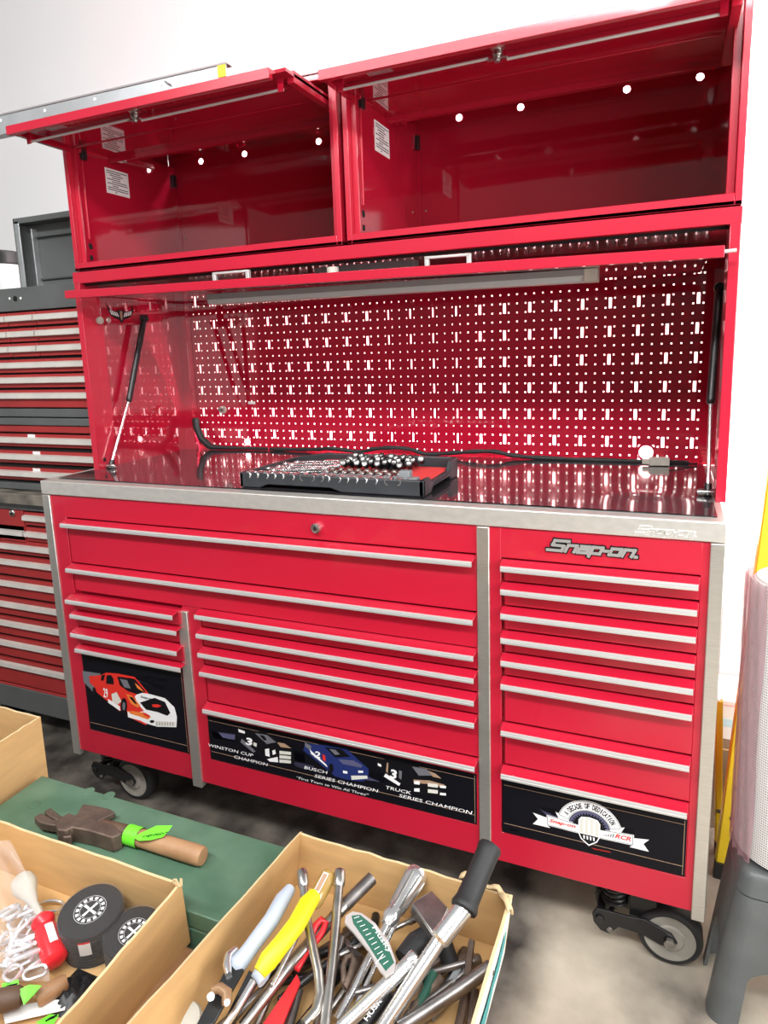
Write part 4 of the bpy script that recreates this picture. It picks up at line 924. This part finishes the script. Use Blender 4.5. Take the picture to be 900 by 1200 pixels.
# ---- hatchet on the green chest
ht = empty('hatchet', (.93, -.715, .700), 'old claw hatchet with a worn wooden handle and green tape on the green chest', 'hatchet')
za = .700
hA, hB = PZ(238, 1004, za+.014), PZ(112, 966, za+.016)
mb = MB(); d = (hB-hA).normalized(); sd = d.cross(ZZ).normalized(); L = (hB-hA).length
mb.tube([hA, hA+d*.003, hA+d*.02, hA+d*.08, hA+d*L*.62], [.0125, .0142, .0148, .0140, .0132], WOOD, 14); mb.tube([hA+d*L*.61, hA+d*L*.80, hA+d*L*.95], [.0131, .0125, .010], WOODD, 14)
mb.xf(lambda p: p)
obj('handle', mb, ht, label='worn brown wooden handle')
mb = MB()
def hz(pts, z0, z1, mt=RUSTY): mb.prism([V((q.x, q.y, z0)) for q in pts], (0, 0, z1-z0), mt)
Hp = lambda a, b, z=.716: PZ(30+a/3.913, 920+b/3.913, z)
hz([Hp(200, 155), Hp(250, 175), Hp(300, 180), Hp(415, 215), Hp(445, 250), Hp(400, 272), Hp(300, 240), Hp(215, 222), Hp(190, 240), Hp(150, 235), Hp(140, 205), Hp(170, 175)], .7005, .728)
hz([Hp(205, 160), Hp(235, 130), Hp(262, 85), Hp(330, 95), Hp(385, 108), Hp(412, 124), Hp(340, 160), Hp(280, 185)], .706, .716)
hz([Hp(40, 160), Hp(75, 140), Hp(130, 172), Hp(175, 172), Hp(170, 200), Hp(120, 198), Hp(65, 185)], .708, .722); hz([Hp(85, 128), Hp(115, 112), Hp(165, 150), Hp(205, 155), Hp(195, 178), Hp(150, 172), Hp(108, 150)], .706, .720)
hz([Hp(155, 225), Hp(215, 212), Hp(210, 240), Hp(175, 245)], .7005, .718)
obj('head', mb, ht, bevel=.002, label='dark rusty iron head with blade and claw')
mb = MB(); a, b = PZ(143, 985, za+.015), PZ(158, 989, za+.015)
m1 = hA+d*((a-hA).dot(d)); m2 = hA+d*((b-hA).dot(d))
mb.tube([m2, m1], .0152, NEON, 20, caps=False)
e0 = m1.lerp(m2, .5)+ZZ*.014
ax_ = sd if sd.y > 0 else -sd
q0, q1 = PZ(160, 979, .722), PZ(199, 966, .730); wd = V((.006, .012, 0))
TG = lambda a, b, z: PZ(30+a/3.913, 920+b/3.913, z)
fl4 = [TG(490, 238, .729), TG(545, 212, .733), TG(600, 186, .736), TG(674, 185, .736), TG(655, 212, .733), TG(630, 238, .732), TG(575, 252, .730), TG(520, 256, .728)]
mb.poly(fl4, NEON)
rnd = random.Random(5)
for j in range(2):
    for i in range(7):
        c = TG(535+i*14+j*22, 232-i*3+j*12-(12 if j else 0)+6, .736); mb.bar(c, c+V((rnd.uniform(.001, .003), rnd.uniform(.001, .004), 0)), .0012, .0006, BLKINK)
tp = obj('tape_tag', mb, ht, smooth=30, label='bright green tape flag with black writing')

# ---- contents of the left box
def wheel_pack(u, v, tiltv, r, h, label, zc):
    c = PZ(u, v, zc); n = V(tiltv).normalized(); t = empty('cutting_wheel_pack', c-n*h, label, 'wheel pack', 'wrapped cutting wheel packs')
    mb = MB(); k = 11
    for i in range(k): mb.lathe(c-n*(h-h*i/k), n, [(.008, 0), (r, .0), (r, h/k*.62), (.008, h/k*.62)], DISCM, 40)
    obj('abrasive_wheels', mb, t)
    mb = MB(); mb.lathe(c, n, [(r*.99, -.003), (r, .0), (r*.97, .0022), (r*.5, .0030), (.0005, .0032)], BLACK, 44)
    a = n.orthogonal().normalized(); b = n.cross(a); R0 = r*.50
    for ra, rb in ((.98, 1.0), (.62, .64)):
        for i in range(32):
            A0, A1 = 2*PI*i/32, 2*PI*(i+1)/32; f = lambda q, z: c+n*.0036+(a*math.cos(z)+b*math.sin(z))*R0*q
            mb.poly([f(ra, A0), f(rb, A0), f(rb, A1), f(ra, A1)], WHITEINK)
    for i in range(14):
        A0 = 2*PI*i/14; f = lambda q, z: c+n*.0036+(a*math.cos(z)+b*math.sin(z))*R0*q
        mb.poly([f(.70, A0), f(.90, A0), f(.90, A0+.26), f(.70, A0+.26)], WHITEINK)
    for i in range(4):
        z = 2*PI*i/4+.6; f = lambda q, s: c+n*.0036+(a*math.cos(z)+b*math.sin(z))*R0*q+(-a*math.sin(z)+b*math.cos(z))*R0*s
        mb.poly([f(.02, -.07), f(.55, -.09), f(.55, .09), f(.02, .07)], WHITEINK)
    obj('label_disc', mb, t, smooth=30, label='black label disc with a white ring emblem')
    side = V((.3, -1, 0)); side = (side-n*side.dot(n)).normalized(); s2 = n.cross(side)
    mb = MB(); f = lambda w, z: c+n*z+(side*math.cos(w)+s2*math.sin(w))*(r+.0012)
    for i in range(6): mb.poly([f(.1+i*.06, -.026), f(.16+i*.06, -.026), f(.16+i*.06, -.006), f(.1+i*.06, -.006)], WHITE); mb.poly([f(.1+i*.06, -.006), f(.16+i*.06, -.006), f(.16+i*.06, -.003), f(.1+i*.06, -.003)], RGRIP)
    obj('price_sticker', mb, t, label='red and white sticker')
    mb = MB(); rnd = random.Random(7)
    prof = [(r+.003, -h-.001), (r+.005, -h*.7), (r+.003, -h*.4), (r+.0045, -.008), (r+.002, .002), (r*.8, .0045), (.001, .0048)]
    mb.lathe(c, n, prof, WRAP, 40); obj('shrink_wrap', mb, t, smooth=60, label='clear crinkled shrink wrap')
wheel_pack(106, 1068, (.05, -.12, 1), .0425, .054, 'left of two wrapped packs of black cutting wheels in the cardboard box', .715)
wheel_pack(157, 1094, (.10, -.10, 1), .0395, .046, 'right of two wrapped packs of black cutting wheels, against the box side', .703)
# red-handled lapping tool
rt = empty('plunger_tool', (.92, -.86, .665), 'red handled plunger tool with a pale cup end lying in the left cardboard box', 'hand tool')
h1, h0 = PZ(66, 1128, .684), PZ(50, 1078, .700); dh = (h0-h1).normalized(); LH = (h0-h1).length
mb = MB().lathe(h1, dh, [(.001, -.001), (.011, 0), (.0155, .004), (.016, .02), (.0145, LH*.45), (.0155, LH*.72), (.0115, LH*.82), (.0150, LH*.90), (.0155, LH*.97), (.011, LH*1.06), (.006, LH*1.08)], RGRIP, 24); obj('handle', mb, rt, label='red plastic handle')
up = V((.35, -.5, .9)); up = (up-dh*up.dot(dh)).normalized(); sd2 = dh.cross(up)
mb = MB(); f = lambda w, t: h1+dh*t+(up*math.cos(w)+sd2*math.sin(w))*.0164
sgn = 1 if sd2.x > 0 else -1
for i in range(5): mb.poly([f(sgn*(.15+i*.13), LH*.28), f(sgn*(.28+i*.13), LH*.28), f(sgn*(.28+i*.13), LH*.70), f(sgn*(.15+i*.13), LH*.70)], WHITE)
obj('sticker', mb, rt, label='white sticker')
c1 = PZ(29, 1038, .702); ds = (c1-h0).normalized(); Ls = (c1-h0).length
mb = MB().lathe(h0, ds, [(.0045, 0), (.0055, Ls*.45), (.0085, Ls*.62), (.0105, Ls*.75), (.0155, Ls*.90), (.0175, Ls), (.0165, Ls+.010), (.012, Ls+.014), (.001, Ls+.013)], BONE, 22); obj('cup_shaft', mb, rt, label='pale plastic shaft with cup end')
# bag of wire hooks
rnd = random.Random(11)
hk = None
for i in range(26):
    u, v = rnd.uniform(2, 46), rnd.uniform(1068, 1142); z = .672+.022*rnd.random()
    c = PZ(u, v, z)
    if hk is None:
        mb = MB(); L2, Rr = .016, .0085
        pts = [V((L2*.5*(1 if math.cos(a) > 0 else -1)+Rr*math.cos(a), Rr*math.sin(a), 0)) for a in [2*PI*k/24 for k in range(23)]]
        mb.tube(pts, .0023, LINK, 8); hk = obj('wire_link', mb); b = hk; tag(b, 'small bright steel wire link in the clear bag at the lower left', 'wire link', 'wire links in the bag')
    else: b = hk.copy(); COL.objects.link(b)
    b.location = c; b.rotation_euler = (rnd.uniform(-.7, .7), rnd.uniform(-.7, .7), rnd.uniform(0, 6.28)); s = rnd.uniform(.8, 1.25); b.scale = (s, s, s)
# one larger closed link beside the bag
mb = MB(); c = PZ(58, 1062, .672); mb.torus(c, V((.1, .3, 1)), .013, .0026, CHROME, sx=1.5); thing('steel_ring', mb, 'bright oval steel ring beside the red handle in the left box', 'ring')
bg = empty('clear_bag', (.86, -.87, .662), 'clear plastic bag with a purple zip strip holding wire links in the left box', 'bag')
mb = MB(); N, M = 20, 16; vs = []; ub = lambda s, t: PZ(-34+s*(92-46*t*t), 1150-t*165, .676+.045*math.sin(PI*min(1, t*1.05))*math.sin(PI*(.12+.8*s))*(1-t*.5)+.014*math.sin(s*11+t*5)*math.cos(t*9+s*3)*.5+.075*max(0, t-.35)/.65)
for j in range(M+1):
    for i in range(N+1): vs.append(ub(i/N, j/M))
mb.add(vs, [(j*(N+1)+i, j*(N+1)+i+1, (j+1)*(N+1)+i+1, (j+1)*(N+1)+i) for j in range(M) for i in range(N)], BAG); obj('bag_film', mb, bg, smooth=80)
mb = MB(); mb.tube([ub(.0, 1.0)+ZZ*.002, ub(.3, 1.01)+ZZ*.003, ub(.48, 1.0)+ZZ*.003], .003, ZIP, 8); obj('zip_strip', mb, bg, label='purple zip strip')
# wooden handles, tags, papers, black bag
def stick(name, u0, v0, z0, u1, v1, z1, r0, r1_, mt, label, cat, rim=True, extra=None, group=None):
    a, b = PZ(u0, v0, z0), PZ(u1, v1, z1); L = (b-a).length; mb = MB()
    mb.lathe(a, b-a, [(r0*.85, 0), (r0, .003), ((r0+r1_)/2*1.04, L*.5), (r1_, L-.004), (r1_*.8, L)], mt, 18)
    if extra: extra(mb, a, b)
    return thing(name, mb, label, cat, group)
def hole(mb, a, b): d = (b-a).normalized(); mb.cyl(b+d*.0005, b+d*.0014, .0028, DARK, 10)
stick('wooden_handle', -14, 1176, .688, 26, 1167, .688, .0135, .0125, WOODD, 'dark round wooden handle end with a hole at the lower left corner', 'wooden handle', extra=hole)
stick('wooden_handle', 43, 1171, .676, 79, 1150, .678, .011, .0105, WOOD, 'stubby brown wooden handle beside the green tags in the left box', 'wooden handle')
def tagsheet(pts, label, mt=NEON, marks=4):
    mb = MB(); mb.poly(pts, mt); c = sum(pts, V())/len(pts); e = (pts[1]-pts[0])
    rnd = random.Random(len(label))
    if marks:
        for i in range(marks): a = c+e*(i/marks-.4)*.6+ZZ*.0008; mb.bar(a, a+V((rnd.uniform(.001, .003), rnd.uniform(.002, .005), 0)), .0012, .0004, BLKINK)
    o = thing('paper_tag' if mt is NEON else 'paper_sheet', mb, label, 'tag' if mt is NEON else 'paper', smooth=0); m = o.modifiers.new('t', 'SOLIDIFY'); m.thickness = .0006; return o
tagsheet([PZ(2, 1153, .694), PZ(22, 1148, .698), PZ(22, 1158, .694), PZ(5, 1164, .692)], 'small green paper tag with handwriting lying above the dark handle in the left box')
tagsheet([PZ(22, 1160, .698), PZ(34, 1154, .700), PZ(49, 1155, .696), PZ(40, 1166, .692), PZ(28, 1178, .690)], 'curled green tag between the two wooden handles in the left box', marks=0)
tagsheet([PZ(42, 1199, .676), PZ(58, 1189, .680), PZ(69, 1189, .678), PZ(62, 1203, .676)], 'green tag at the bottom edge of the photo in the left box')
tagsheet([PZ(2, 1182, .668), PZ(60, 1172, .670), PZ(78, 1172, .668), PZ(76, 1184, .667), PZ(6, 1200, .666)], 'white paper sheet under the wooden handles in the left box', WHITE, 0)
mb = MB(); q = PZ(88, 1158, .664); N = 10; vs = []
for j in range(N+1):
    for i in range(N+1): vs.append(V((q.x-.022+.05*i/N, q.y-.035+.06*j/N, .6615+.018*math.sin(PI*i/N)*math.sin(PI*j/N)*(1+.4*math.sin(i*2.1+j*1.7)))))
mb.add(vs, [(j*(N+1)+i, j*(N+1)+i+1, (j+1)*(N+1)+i+1, (j+1)*(N+1)+i) for j in range(N) for i in range(N)], BLACK); thing('black_pouch', mb, 'crumpled black plastic pouch against the side of the left box', 'pouch', smooth=60)

# ---- contents of the tool box
def PTS(*a): return [PZ(u, v, z) for u, v, z in a]
def rod(name, pts, r, mt, label, cat='bar', n=14, group=None, **k):
    mb = MB().tube(PTS(*pts), r, mt, n); return thing(name, mb, label, cat, group, **k)
# breaker bar with rubber grip
bk = empty('torque_bar', (1.45, -.85, .70), 'chrome bar with a thick black rubber grip sticking up out of the tool box', 'torque bar')
g1, g0 = PZ(574, 993, .812), PZ(543, 1066, .776); dg = (g1-g0).normalized(); LG = (g1-g0).length
mb = MB().lathe(g0, dg, [(.012, -.002), (.0165, 0), (.0175, .003), (.0165, .007), (.0150, .012), (.0145, LG*.5), (.0150, LG-.008), (.0160, LG-.002), (.0145, LG+.002), (.001, LG+.002)], RUBBER, 28); obj('grip', mb, bk, label='black rubber grip')
f0 = PZ(516, 1100, .756); b1 = PZ(448, 1205, .690)
mb = MB().tube([g0+dg*.002, f0], [.0122, .0122], CHROME, 24); mb.tube([f0, f0-(g0-f0).normalized()*.004], [.0122, .009], CHROME, 24); obj('ferrule', mb, bk)
mb = MB().tube([f0, b1], [.0088, .0092], CHROME, 20); obj('shaft', mb, bk)
# beam torque wrench
bt = empty('beam_torque_wrench', (1.40, -.84, .70), 'beam torque wrench with a fluted chrome handle and a green scale plate', 'torque wrench')
f1, f0 = PZ(489, 1024, .742), PZ(456, 1079, .722); df = (f1-f0).normalized(); LF = (f1-f0).length
mb = MB().lathe(f0, df, [(.008, -.006), (.0125, .004), (.0105, .012), (.0125, LF*.6), (.0150, LF*.86), (.0160, LF*.96), (.013, LF+.004), (.001, LF+.006)], CHROME, 26)
for i in range(8):
    a = 2*PI*i/8; n1 = df.orthogonal().normalized(); n2 = df.cross(n1); o_ = (n1*math.cos(a)+n2*math.sin(a)); mb.tube([f0+df*.016+o_*.0105, f0+df*LF*.9+o_*.0150], .0018, CHROME2, 6)
obj('handle', mb, bt, label='fluted chrome handle')
mb = MB(); e = PZ(395, 1195, .684); mb.tube([f0, e], .0052, CHROME, 14); mb.tube([f0+V((.008, .003, -.004)), e+V((.012, .004, -.004))], .0032, CHROME, 10); obj('beam', mb, bt)
mb = MB(); sc = PTS((405, 1073, .736), (413, 1068, .736), (424, 1070, .736), (440, 1082, .735), (456, 1104, .734), (464, 1126, .733), (462, 1138, .733), (452, 1144, .733), (446, 1138, .733), (432, 1114, .734), (414, 1092, .735), (404, 1081, .736))
mb.prism(sc, (0, 0, -.003), ALU)
si = PTS((412, 1073, .7364), (422, 1072, .7364), (437, 1084, .7354), (453, 1106, .7344), (462, 1128, .7334), (452, 1138, .7334), (442, 1124, .7338), (428, 1102, .7346), (414, 1082, .736))
mb.prism(si, (0, 0, -.0008), SCALEG)
rnd = random.Random(2)
for i in range(11):
    t = i/10; a = PZ(415+34*t, 1076+48*t+6*t*t, .7372-.0028*t); b = PZ(421+34*t, 1074+46*t+6*t*t, .7374-.0028*t); mb.bar(a, b, .0008, .0003, WHITEINK)
a, b = PZ(436, 1086, .7368), PZ(456, 1116, .7352); X = (b-a).normalized(); text_mb(mb, 'Husky', a, X, ZZ.cross(X).normalized(), (b-a).length, .006, WHITEINK, bold=.01, ext=-.0012)
mb.bar(PZ(440, 1130, .737), PZ(449, 1118, .737), .001, .0005, WHITEINK)
obj('scale_plate', mb, bt, smooth=25, label='green scale plate with white numbers')
# chrome hammer-like block
hb_ = empty('hammer', (1.46, -.80, .70), 'square chrome headed hammer lying beside the black rubber grip', 'hammer')
mb = MB(); t1, t2, t3, t4 = PTS((482, 1058, .742), (506, 1043, .746), (526, 1064, .744), (510, 1098, .738))
mb.prism([t1, t2, t3, t4], (-.004, .004, -.020), CHROME2)
mb.prism(PTS((482, 1058, .7422), (508, 1098, .7382), (504, 1102, .724), (480, 1070, .728)), (.002, .003, -.002), DKSTEEL)
obj('head', mb, hb_, bevel=.003)
mb = MB().tube(PTS((512, 1082, .722), (528, 1128, .684)), .011, RUBBER, 14); obj('handle', mb, hb_)
# snips with grey and yellow grips
sn = empty('snips', (1.27, -.86, .70), 'cutting snips with one grey and one yellow grip at the left of the tool box', 'snips')
def grip(pts, rs, mt, name, flat=.55):
    P = PTS(*pts); mb = MB().tube(P, rs, mt, 18); return obj(name, mb, sn, smooth=60)
grip([(340, 1042, .748), (330, 1056, .750), (318, 1078, .748), (303, 1098, .742), (290, 1116, .736), (279, 1130, .730), (274, 1136, .728)], [.0075, .0105, .0105, .0100, .0100, .0110, .0070], GGRIP, 'grey_grip')['label'] = 'pale grey plastic grip'
grip([(368, 1050, .752), (360, 1060, .754), (347, 1084, .752), (330, 1106, .746), (314, 1126, .738), (304, 1140, .733)], [.0095, .0118, .0115, .0112, .0120, .0085], YGRIP, 'yellow_grip')['label'] = 'bright yellow grip'
mb = MB().tube(PTS((348, 1078, .744), (330, 1103, .737), (314, 1125, .729), (304, 1146, .724), (308, 1152, .722)), [.006, .0095, .0095, .0105, .006], GGRIP, 14); obj('grip_edge', mb, sn)
mb = MB(); mb.prism(PTS((262, 1140, .732), (276, 1128, .734), (286, 1136, .732), (250, 1200, .716), (228, 1204, .716)), (0, 0, -.004), BLKM); mb.prism(PTS((292, 1136, .728), (304, 1146, .727), (272, 1196, .712), (262, 1196, .712)), (0, 0, -.006), BLKM)
mb.tube(PTS((297, 1149, .731), (276, 1185, .720), (262, 1205, .714)), .0042, CHROME, 10)
obj('blade_arms', mb, sn, bevel=.001, label='black steel arms')
mb = MB(); mb.tube(PTS((277, 1112, .736), (268, 1120, .736), (266, 1132, .735), (268, 1142, .733)), [.004, .0055, .0055, .004], CHROME, 12); mb.tube(PTS((249, 1160, .735), (258, 1158, .737), (266, 1164, .737), (266, 1176, .734)), [.0045, .006, .0065, .006], TAN, 12); mb.cyl(PZ(266, 1175, .738), PZ(266, 1175, .744), .0035, CHROME, 12); mb.cyl(PZ(247, 1168, .734), PZ(247, 1168, .742), .0045, CHROME, 12)
obj('latch', mb, sn)
# amber screwdriver
sd_ = empty('screwdriver', (1.33, -.80, .70), 'screwdriver with a clear amber handle behind the yellow grip', 'screwdriver')
a, b = PZ(386, 1024, .748), PZ(366, 1062, .738); dA = (a-b).normalized(); LA_ = (a-b).length
mb = MB().lathe(b, dA, [(.007, 0), (.0105, .006), (.0115, LA_*.5), (.0115, LA_*.9), (.009, LA_), (.004, LA_+.003), (.0005, LA_+.004)], AMBER, 20); obj('handle', mb, sd_, label='clear amber handle')
mb = MB(); n_ = V((.1, -.45, .9)); n_ = (n_-dA*n_.dot(dA)).normalized(); s_ = dA.cross(n_); o_ = b+n_*.0122
mb.poly([o_+dA*.012-s_*.004, o_+dA*.012+s_*.004, o_+dA*.042+s_*.004, o_+dA*.042-s_*.004], WHITEINK); mb.poly([o_+n_*.0003+dA*.014-s_*.003, o_+n_*.0003+dA*.014+s_*.003, o_+n_*.0003+dA*.040+s_*.003, o_+n_*.0003+dA*.040-s_*.003], CARTAN)
obj('printed_label', mb, sd_, smooth=0)
mb = MB().tube([b, b-dA*.10-ZZ*.004], .0032, CHROME, 10); obj('shaft', mb, sd_)
# bars, pipes
def socket_end(p, d, r, mb, mt): mb.lathe(p, d, [(r, 0), (r*1.35, .004), (r*1.4, .020), (r*1.25, .023), (r*.7, .0232), (r*.68, .012), (.0005, .012)], mt, 16)
mb = MB(); P = PTS((356, 1040, .752), (360, 1078, .740), (366, 1106, .733), (373, 1140, .722), (375, 1165, .714), (370, 1184, .709), (356, 1200, .706)); mb.tube(P, [.0055, .0055, .0058, .0060, .0062, .0062, .006], CHROME2, 14); socket_end(P[0], P[0]-P[1], .0056, mb, CHROME2); thing('lug_wrench', mb, 'grey bent socket wrench left of the straight one in the tool box', 'lug wrench')
mb = MB(); P = PTS((397, 1040, .746), (393, 1090, .730), (388, 1140, .716), (380, 1204, .700)); mb.tube(P, [.0062, .0062, .0064, .0068], CHROME2, 14); socket_end(P[0], P[0]-P[1], .006, mb, CHROME2); thing('socket_wrench', mb, 'straight grey steel wrench with a socket end standing in the middle of the tool box', 'socket wrench')
mb = MB(); P = PTS((436, 1029, .736), (404, 1061, .724)); mb.tube(P, .0088, DKSTEEL, 18); mb.tube([P[0]+(P[0]-P[1]).normalized()*.0002, P[0]+(P[0]-P[1]).normalized()*.0006], .0062, DARK, 16); mb.tube(PTS((404, 1061, .724), (340, 1130, .706), (282, 1204, .690)), .0078, CHROME2, 18); thing('steel_pipe', mb, 'long grey steel pipe running diagonally under the other tools to the left', 'pipe')
rd = empty('bolt_cutter', (1.33, -.88, .69), 'red handled plier partly hidden under the yellow grip', 'pliers')
mb = MB(); mb.tube(PTS((366, 1094, .724), (370, 1084, .728), (377, 1077, .730), (382, 1081, .728), (378, 1092, .724), (364, 1112, .716)), [.004, .004, .004, .004, .004, .004], RGRIP, 10); obj('loop_handle', mb, rd)
mb = MB(); mb.prism(PTS((348, 1140, .700), (352, 1150, .700), (330, 1202, .690), (306, 1202, .690)), (0, 0, -.006), RGRIP); mb.prism(PTS((364, 1098, .716), (366, 1108, .716), (350, 1136, .706), (344, 1132, .706)), (0, 0, -.006), RGRIP); obj('flat_handle', mb, rd, bevel=.0015)
mb = MB(); P = PTS((480, 1128, .728), (398, 1206, .690)); mb.tube(P, .0088, CHROME, 20); mb.lathe(P[0], P[0]-P[1], [(.0088, 0), (.0096, .004), (.0090, .010), (.004, .013), (.0005, .0135)], CHROME, 20); thing('chrome_bar', mb, 'short thick chrome bar with a rounded end in front of the green scale', 'bar')
mb = MB(); P = PTS((575, 1133, .722), (540, 1158, .712), (468, 1206, .694)); mb.tube(P, .0082, DKSTEEL, 18); mb.tube([P[0]+V((.0003, 0, 0)), P[0]+V((.0012, .0006, .0003))], .0060, DARK, 16); thing('dark_pipe', mb, 'dark steel pipe pointing to the right corner of the tool box', 'pipe')
mb = MB(); mb.tube(PTS((472, 1124, .712), (486, 1106, .716), (500, 1096, .716)), [.012, .013, .012], RUBBER, 16); thing('rubber_mallet', mb, 'dark grey rubber mallet head half hidden behind the chrome bars', 'mallet')
mb = MB(); mb.tube(PTS((403, 1152, .706), (402, 1132, .710), (406, 1122, .712), (412, 1120, .712), (415, 1126, .712), (411, 1140, .708), (404, 1158, .704)), .0038, RUSTY, 10, closed=True); thing('rusty_hook', mb, 'small rusty iron loop between the straight wrench and the torque wrench', 'hook')
mb = MB(); mb.prism(PTS((404, 1106, .714), (414, 1110, .718), (424, 1118, .716), (414, 1118, .710)), (0, 0, -.003), DKSTEEL); mb.prism(PTS((403, 1100, .716), (408, 1100, .716), (414, 1110, .718), (406, 1108, .716)), (0, 0, -.003), DKSTEEL); thing('steel_clip', mb, 'small bent dark steel clip below the green scale plate', 'clip', bevel=.0006)
mb = MB(); mb.tube(PTS((553, 1102, .708), (550, 1122, .700), (548, 1150, .690), (538, 1204, .676)), [.004, .0045, .0050, .0058], RUSTY, 8); thing('brown_rod', mb, 'thin rusty brown rod by the right side of the tool box', 'rod')
mb = MB(); mb.prism(PTS((536, 1128, .690), (548, 1118, .692), (524, 1172, .678), (508, 1192, .674), (502, 1188, .674)), (0, 0, -.008), FOAMG); thing('steel_chisel', mb, 'grey flat steel chisel behind the dark pipe in the tool box', 'chisel', bevel=.001)
mb = MB(); mb.tube(PTS((508, 1140, .690), (490, 1180, .680), (484, 1204, .675)), .0062, SCALEG, 12); thing('green_rod', mb, 'dark green rod between the chrome shaft and the dark pipe', 'rod')
mb = MB(); P = PTS((455, 1165, .692), (420, 1210, .680)); mb.tube(P, .0080, BLACK, 14)
a, b = PZ(430, 1196, .704), PZ(448, 1172, .708); X = (b-a).normalized(); text_mb(mb, 'HUSK', a, X, ZZ.cross(X).normalized(), (b-a).length, .0055, WHITEINK, bold=.02, ext=-.001); thing('ratchet', mb, 'black ratchet grip with white lettering under the chrome bar', 'ratchet')
mb = MB(); mb.tube(PTS((556, 1160, .684), (552, 1204, .672)), .006, RUSTY, 8); thing('rusty_bar', mb, 'rusty bar end at the bottom right inside the tool box', 'bar')
mb = MB(); mb.lathe(PZ(216, 1198, .684), V((.2, -.3, 1)), [(.001, -.004), (.020, -.003), (.022, .004), (.019, .010), (.001, .012)], BONE, 24); thing('pale_cap', mb, 'pale round cap at the lower left corner inside the tool box', 'cap')
for i, (u, v, z, u2, v2, z2, r, mt, lb) in enumerate((
    (322, 1150, .690, 300, 1204, .676, .0055, CHROME2, 'short worn steel bar beside the snips'),
    (400, 1100, .694, 372, 1204, .676, .0065, DKSTEEL, 'dark iron bar under the straight socket wrench'),
    (432, 1150, .686, 418, 1204, .674, .0052, RUSTY, 'thin rusty bar under the torque beam'),
    (350, 1160, .684, 338, 1204, .674, .0060, DKSTEEL, 'dark bar under the bent socket wrench'),
    (470, 1150, .682, 462, 1204, .672, .0055, DKSTEEL, 'dark bar under the chrome shaft of the torque bar'),
    (420, 1120, .680, 410, 1160, .672, .007, RUSTY, 'rusty bolt shaft near the rusty iron loop'))):
    rod('loose_bar', [(u, v, z), ((u+u2)/2, (v+v2)/2, (z+z2)/2), (u2, v2, z2)], r, mt, lb)

rnd = random.Random(21); cl = None
lb = 'worn steel shaft among the loose ones at the bottom of the tool box'
for i in range(30):
    u = rnd.uniform(255, 560); v = rnd.uniform(1095, 1195); z = .671+.010*(i % 3)
    c = PZ(u, v, z)
    if not (1.275 < c.x < 1.525): continue
    mt = (DKSTEEL, RUSTY, CHROME2, BLKM)[i % 4]; L = rnd.uniform(.05, .09); ang = rnd.uniform(.6, 1.9); d = V((math.cos(ang), math.sin(ang), rnd.uniform(-.03, .03)))*L
    if c.y+d.y > -.672: d = d*.3
    mb = MB(); q = rnd.uniform(.0035, .007); mb.lathe(c-d, d, [(q*.8, 0), (q, .002), (q, 2*d.length-.024), (q*1.5, 2*d.length-.020), (q*1.5, 2*d.length-.002), (q*1.2, 2*d.length)], mt, 12)
    thing('loose_shaft', mb, lb, 'shaft', 'loose shafts at the bottom of the tool box')

# ================================================================ LIGHT
wd_ = bpy.data.worlds.new('daylight'); S.world = wd_; wd_.use_nodes = True
nt = wd_.node_tree; bgn = nt.nodes['Background']; tcn = nt.nodes.new('ShaderNodeTexCoord'); sp_ = nt.nodes.new('ShaderNodeSeparateXYZ'); rp = nt.nodes.new('ShaderNodeValToRGB')
nt.links.new(tcn.outputs['Generated'], sp_.inputs[0]); nt.links.new(sp_.outputs['Z'], rp.inputs[0]); nt.links.new(rp.outputs[0], bgn.inputs['Color'])
rp.color_ramp.elements[0].position = 0; rp.color_ramp.elements[0].color = (.22, .21, .20, 1); rp.color_ramp.elements[1].position = .55; rp.color_ramp.elements[1].color = (1, 1, 1, 1)
bgn.inputs['Strength'].default_value = .36
def area(name, loc, target, sx, sy, power, col=(1, 1, 1)):
    l = bpy.data.lights.new(name, 'AREA'); l.shape = 'RECTANGLE'; l.size = sx; l.size_y = sy; l.energy = power; l.color = col
    o = bpy.data.objects.new(name, l); COL.objects.link(o); o.location = loc
    o.rotation_euler = (V(target)-V(loc)).to_track_quat('-Z', 'Y').to_euler(); return o
area('open_garage_door', (4.9, -4.3, 1.9), (1.2, .2, 1.1), 3.2, 2.4, 120)
area('ceiling_tube', (.5, -2.0, 3.1), (.7, -.6, 0), 2.4, .3, 76); area('ceiling_tube', (2.7, -2.0, 3.1), (2.5, -.6, 0), 2.4, .3, 70)
area('side_window', (3.5, -.7, 1.7), (2.3, .8, 1.1), .9, 1.4, 45)
area('gap_fill_light', (.95, .735, 2.26), (.95, .80, 1.2), 1.8, .05, 95); area('gap_fill_light', (.95, .735, .9), (.95, .80, 1.7), 1.8, .05, 75)  # unseen lights added behind the pegboard so its holes shine white
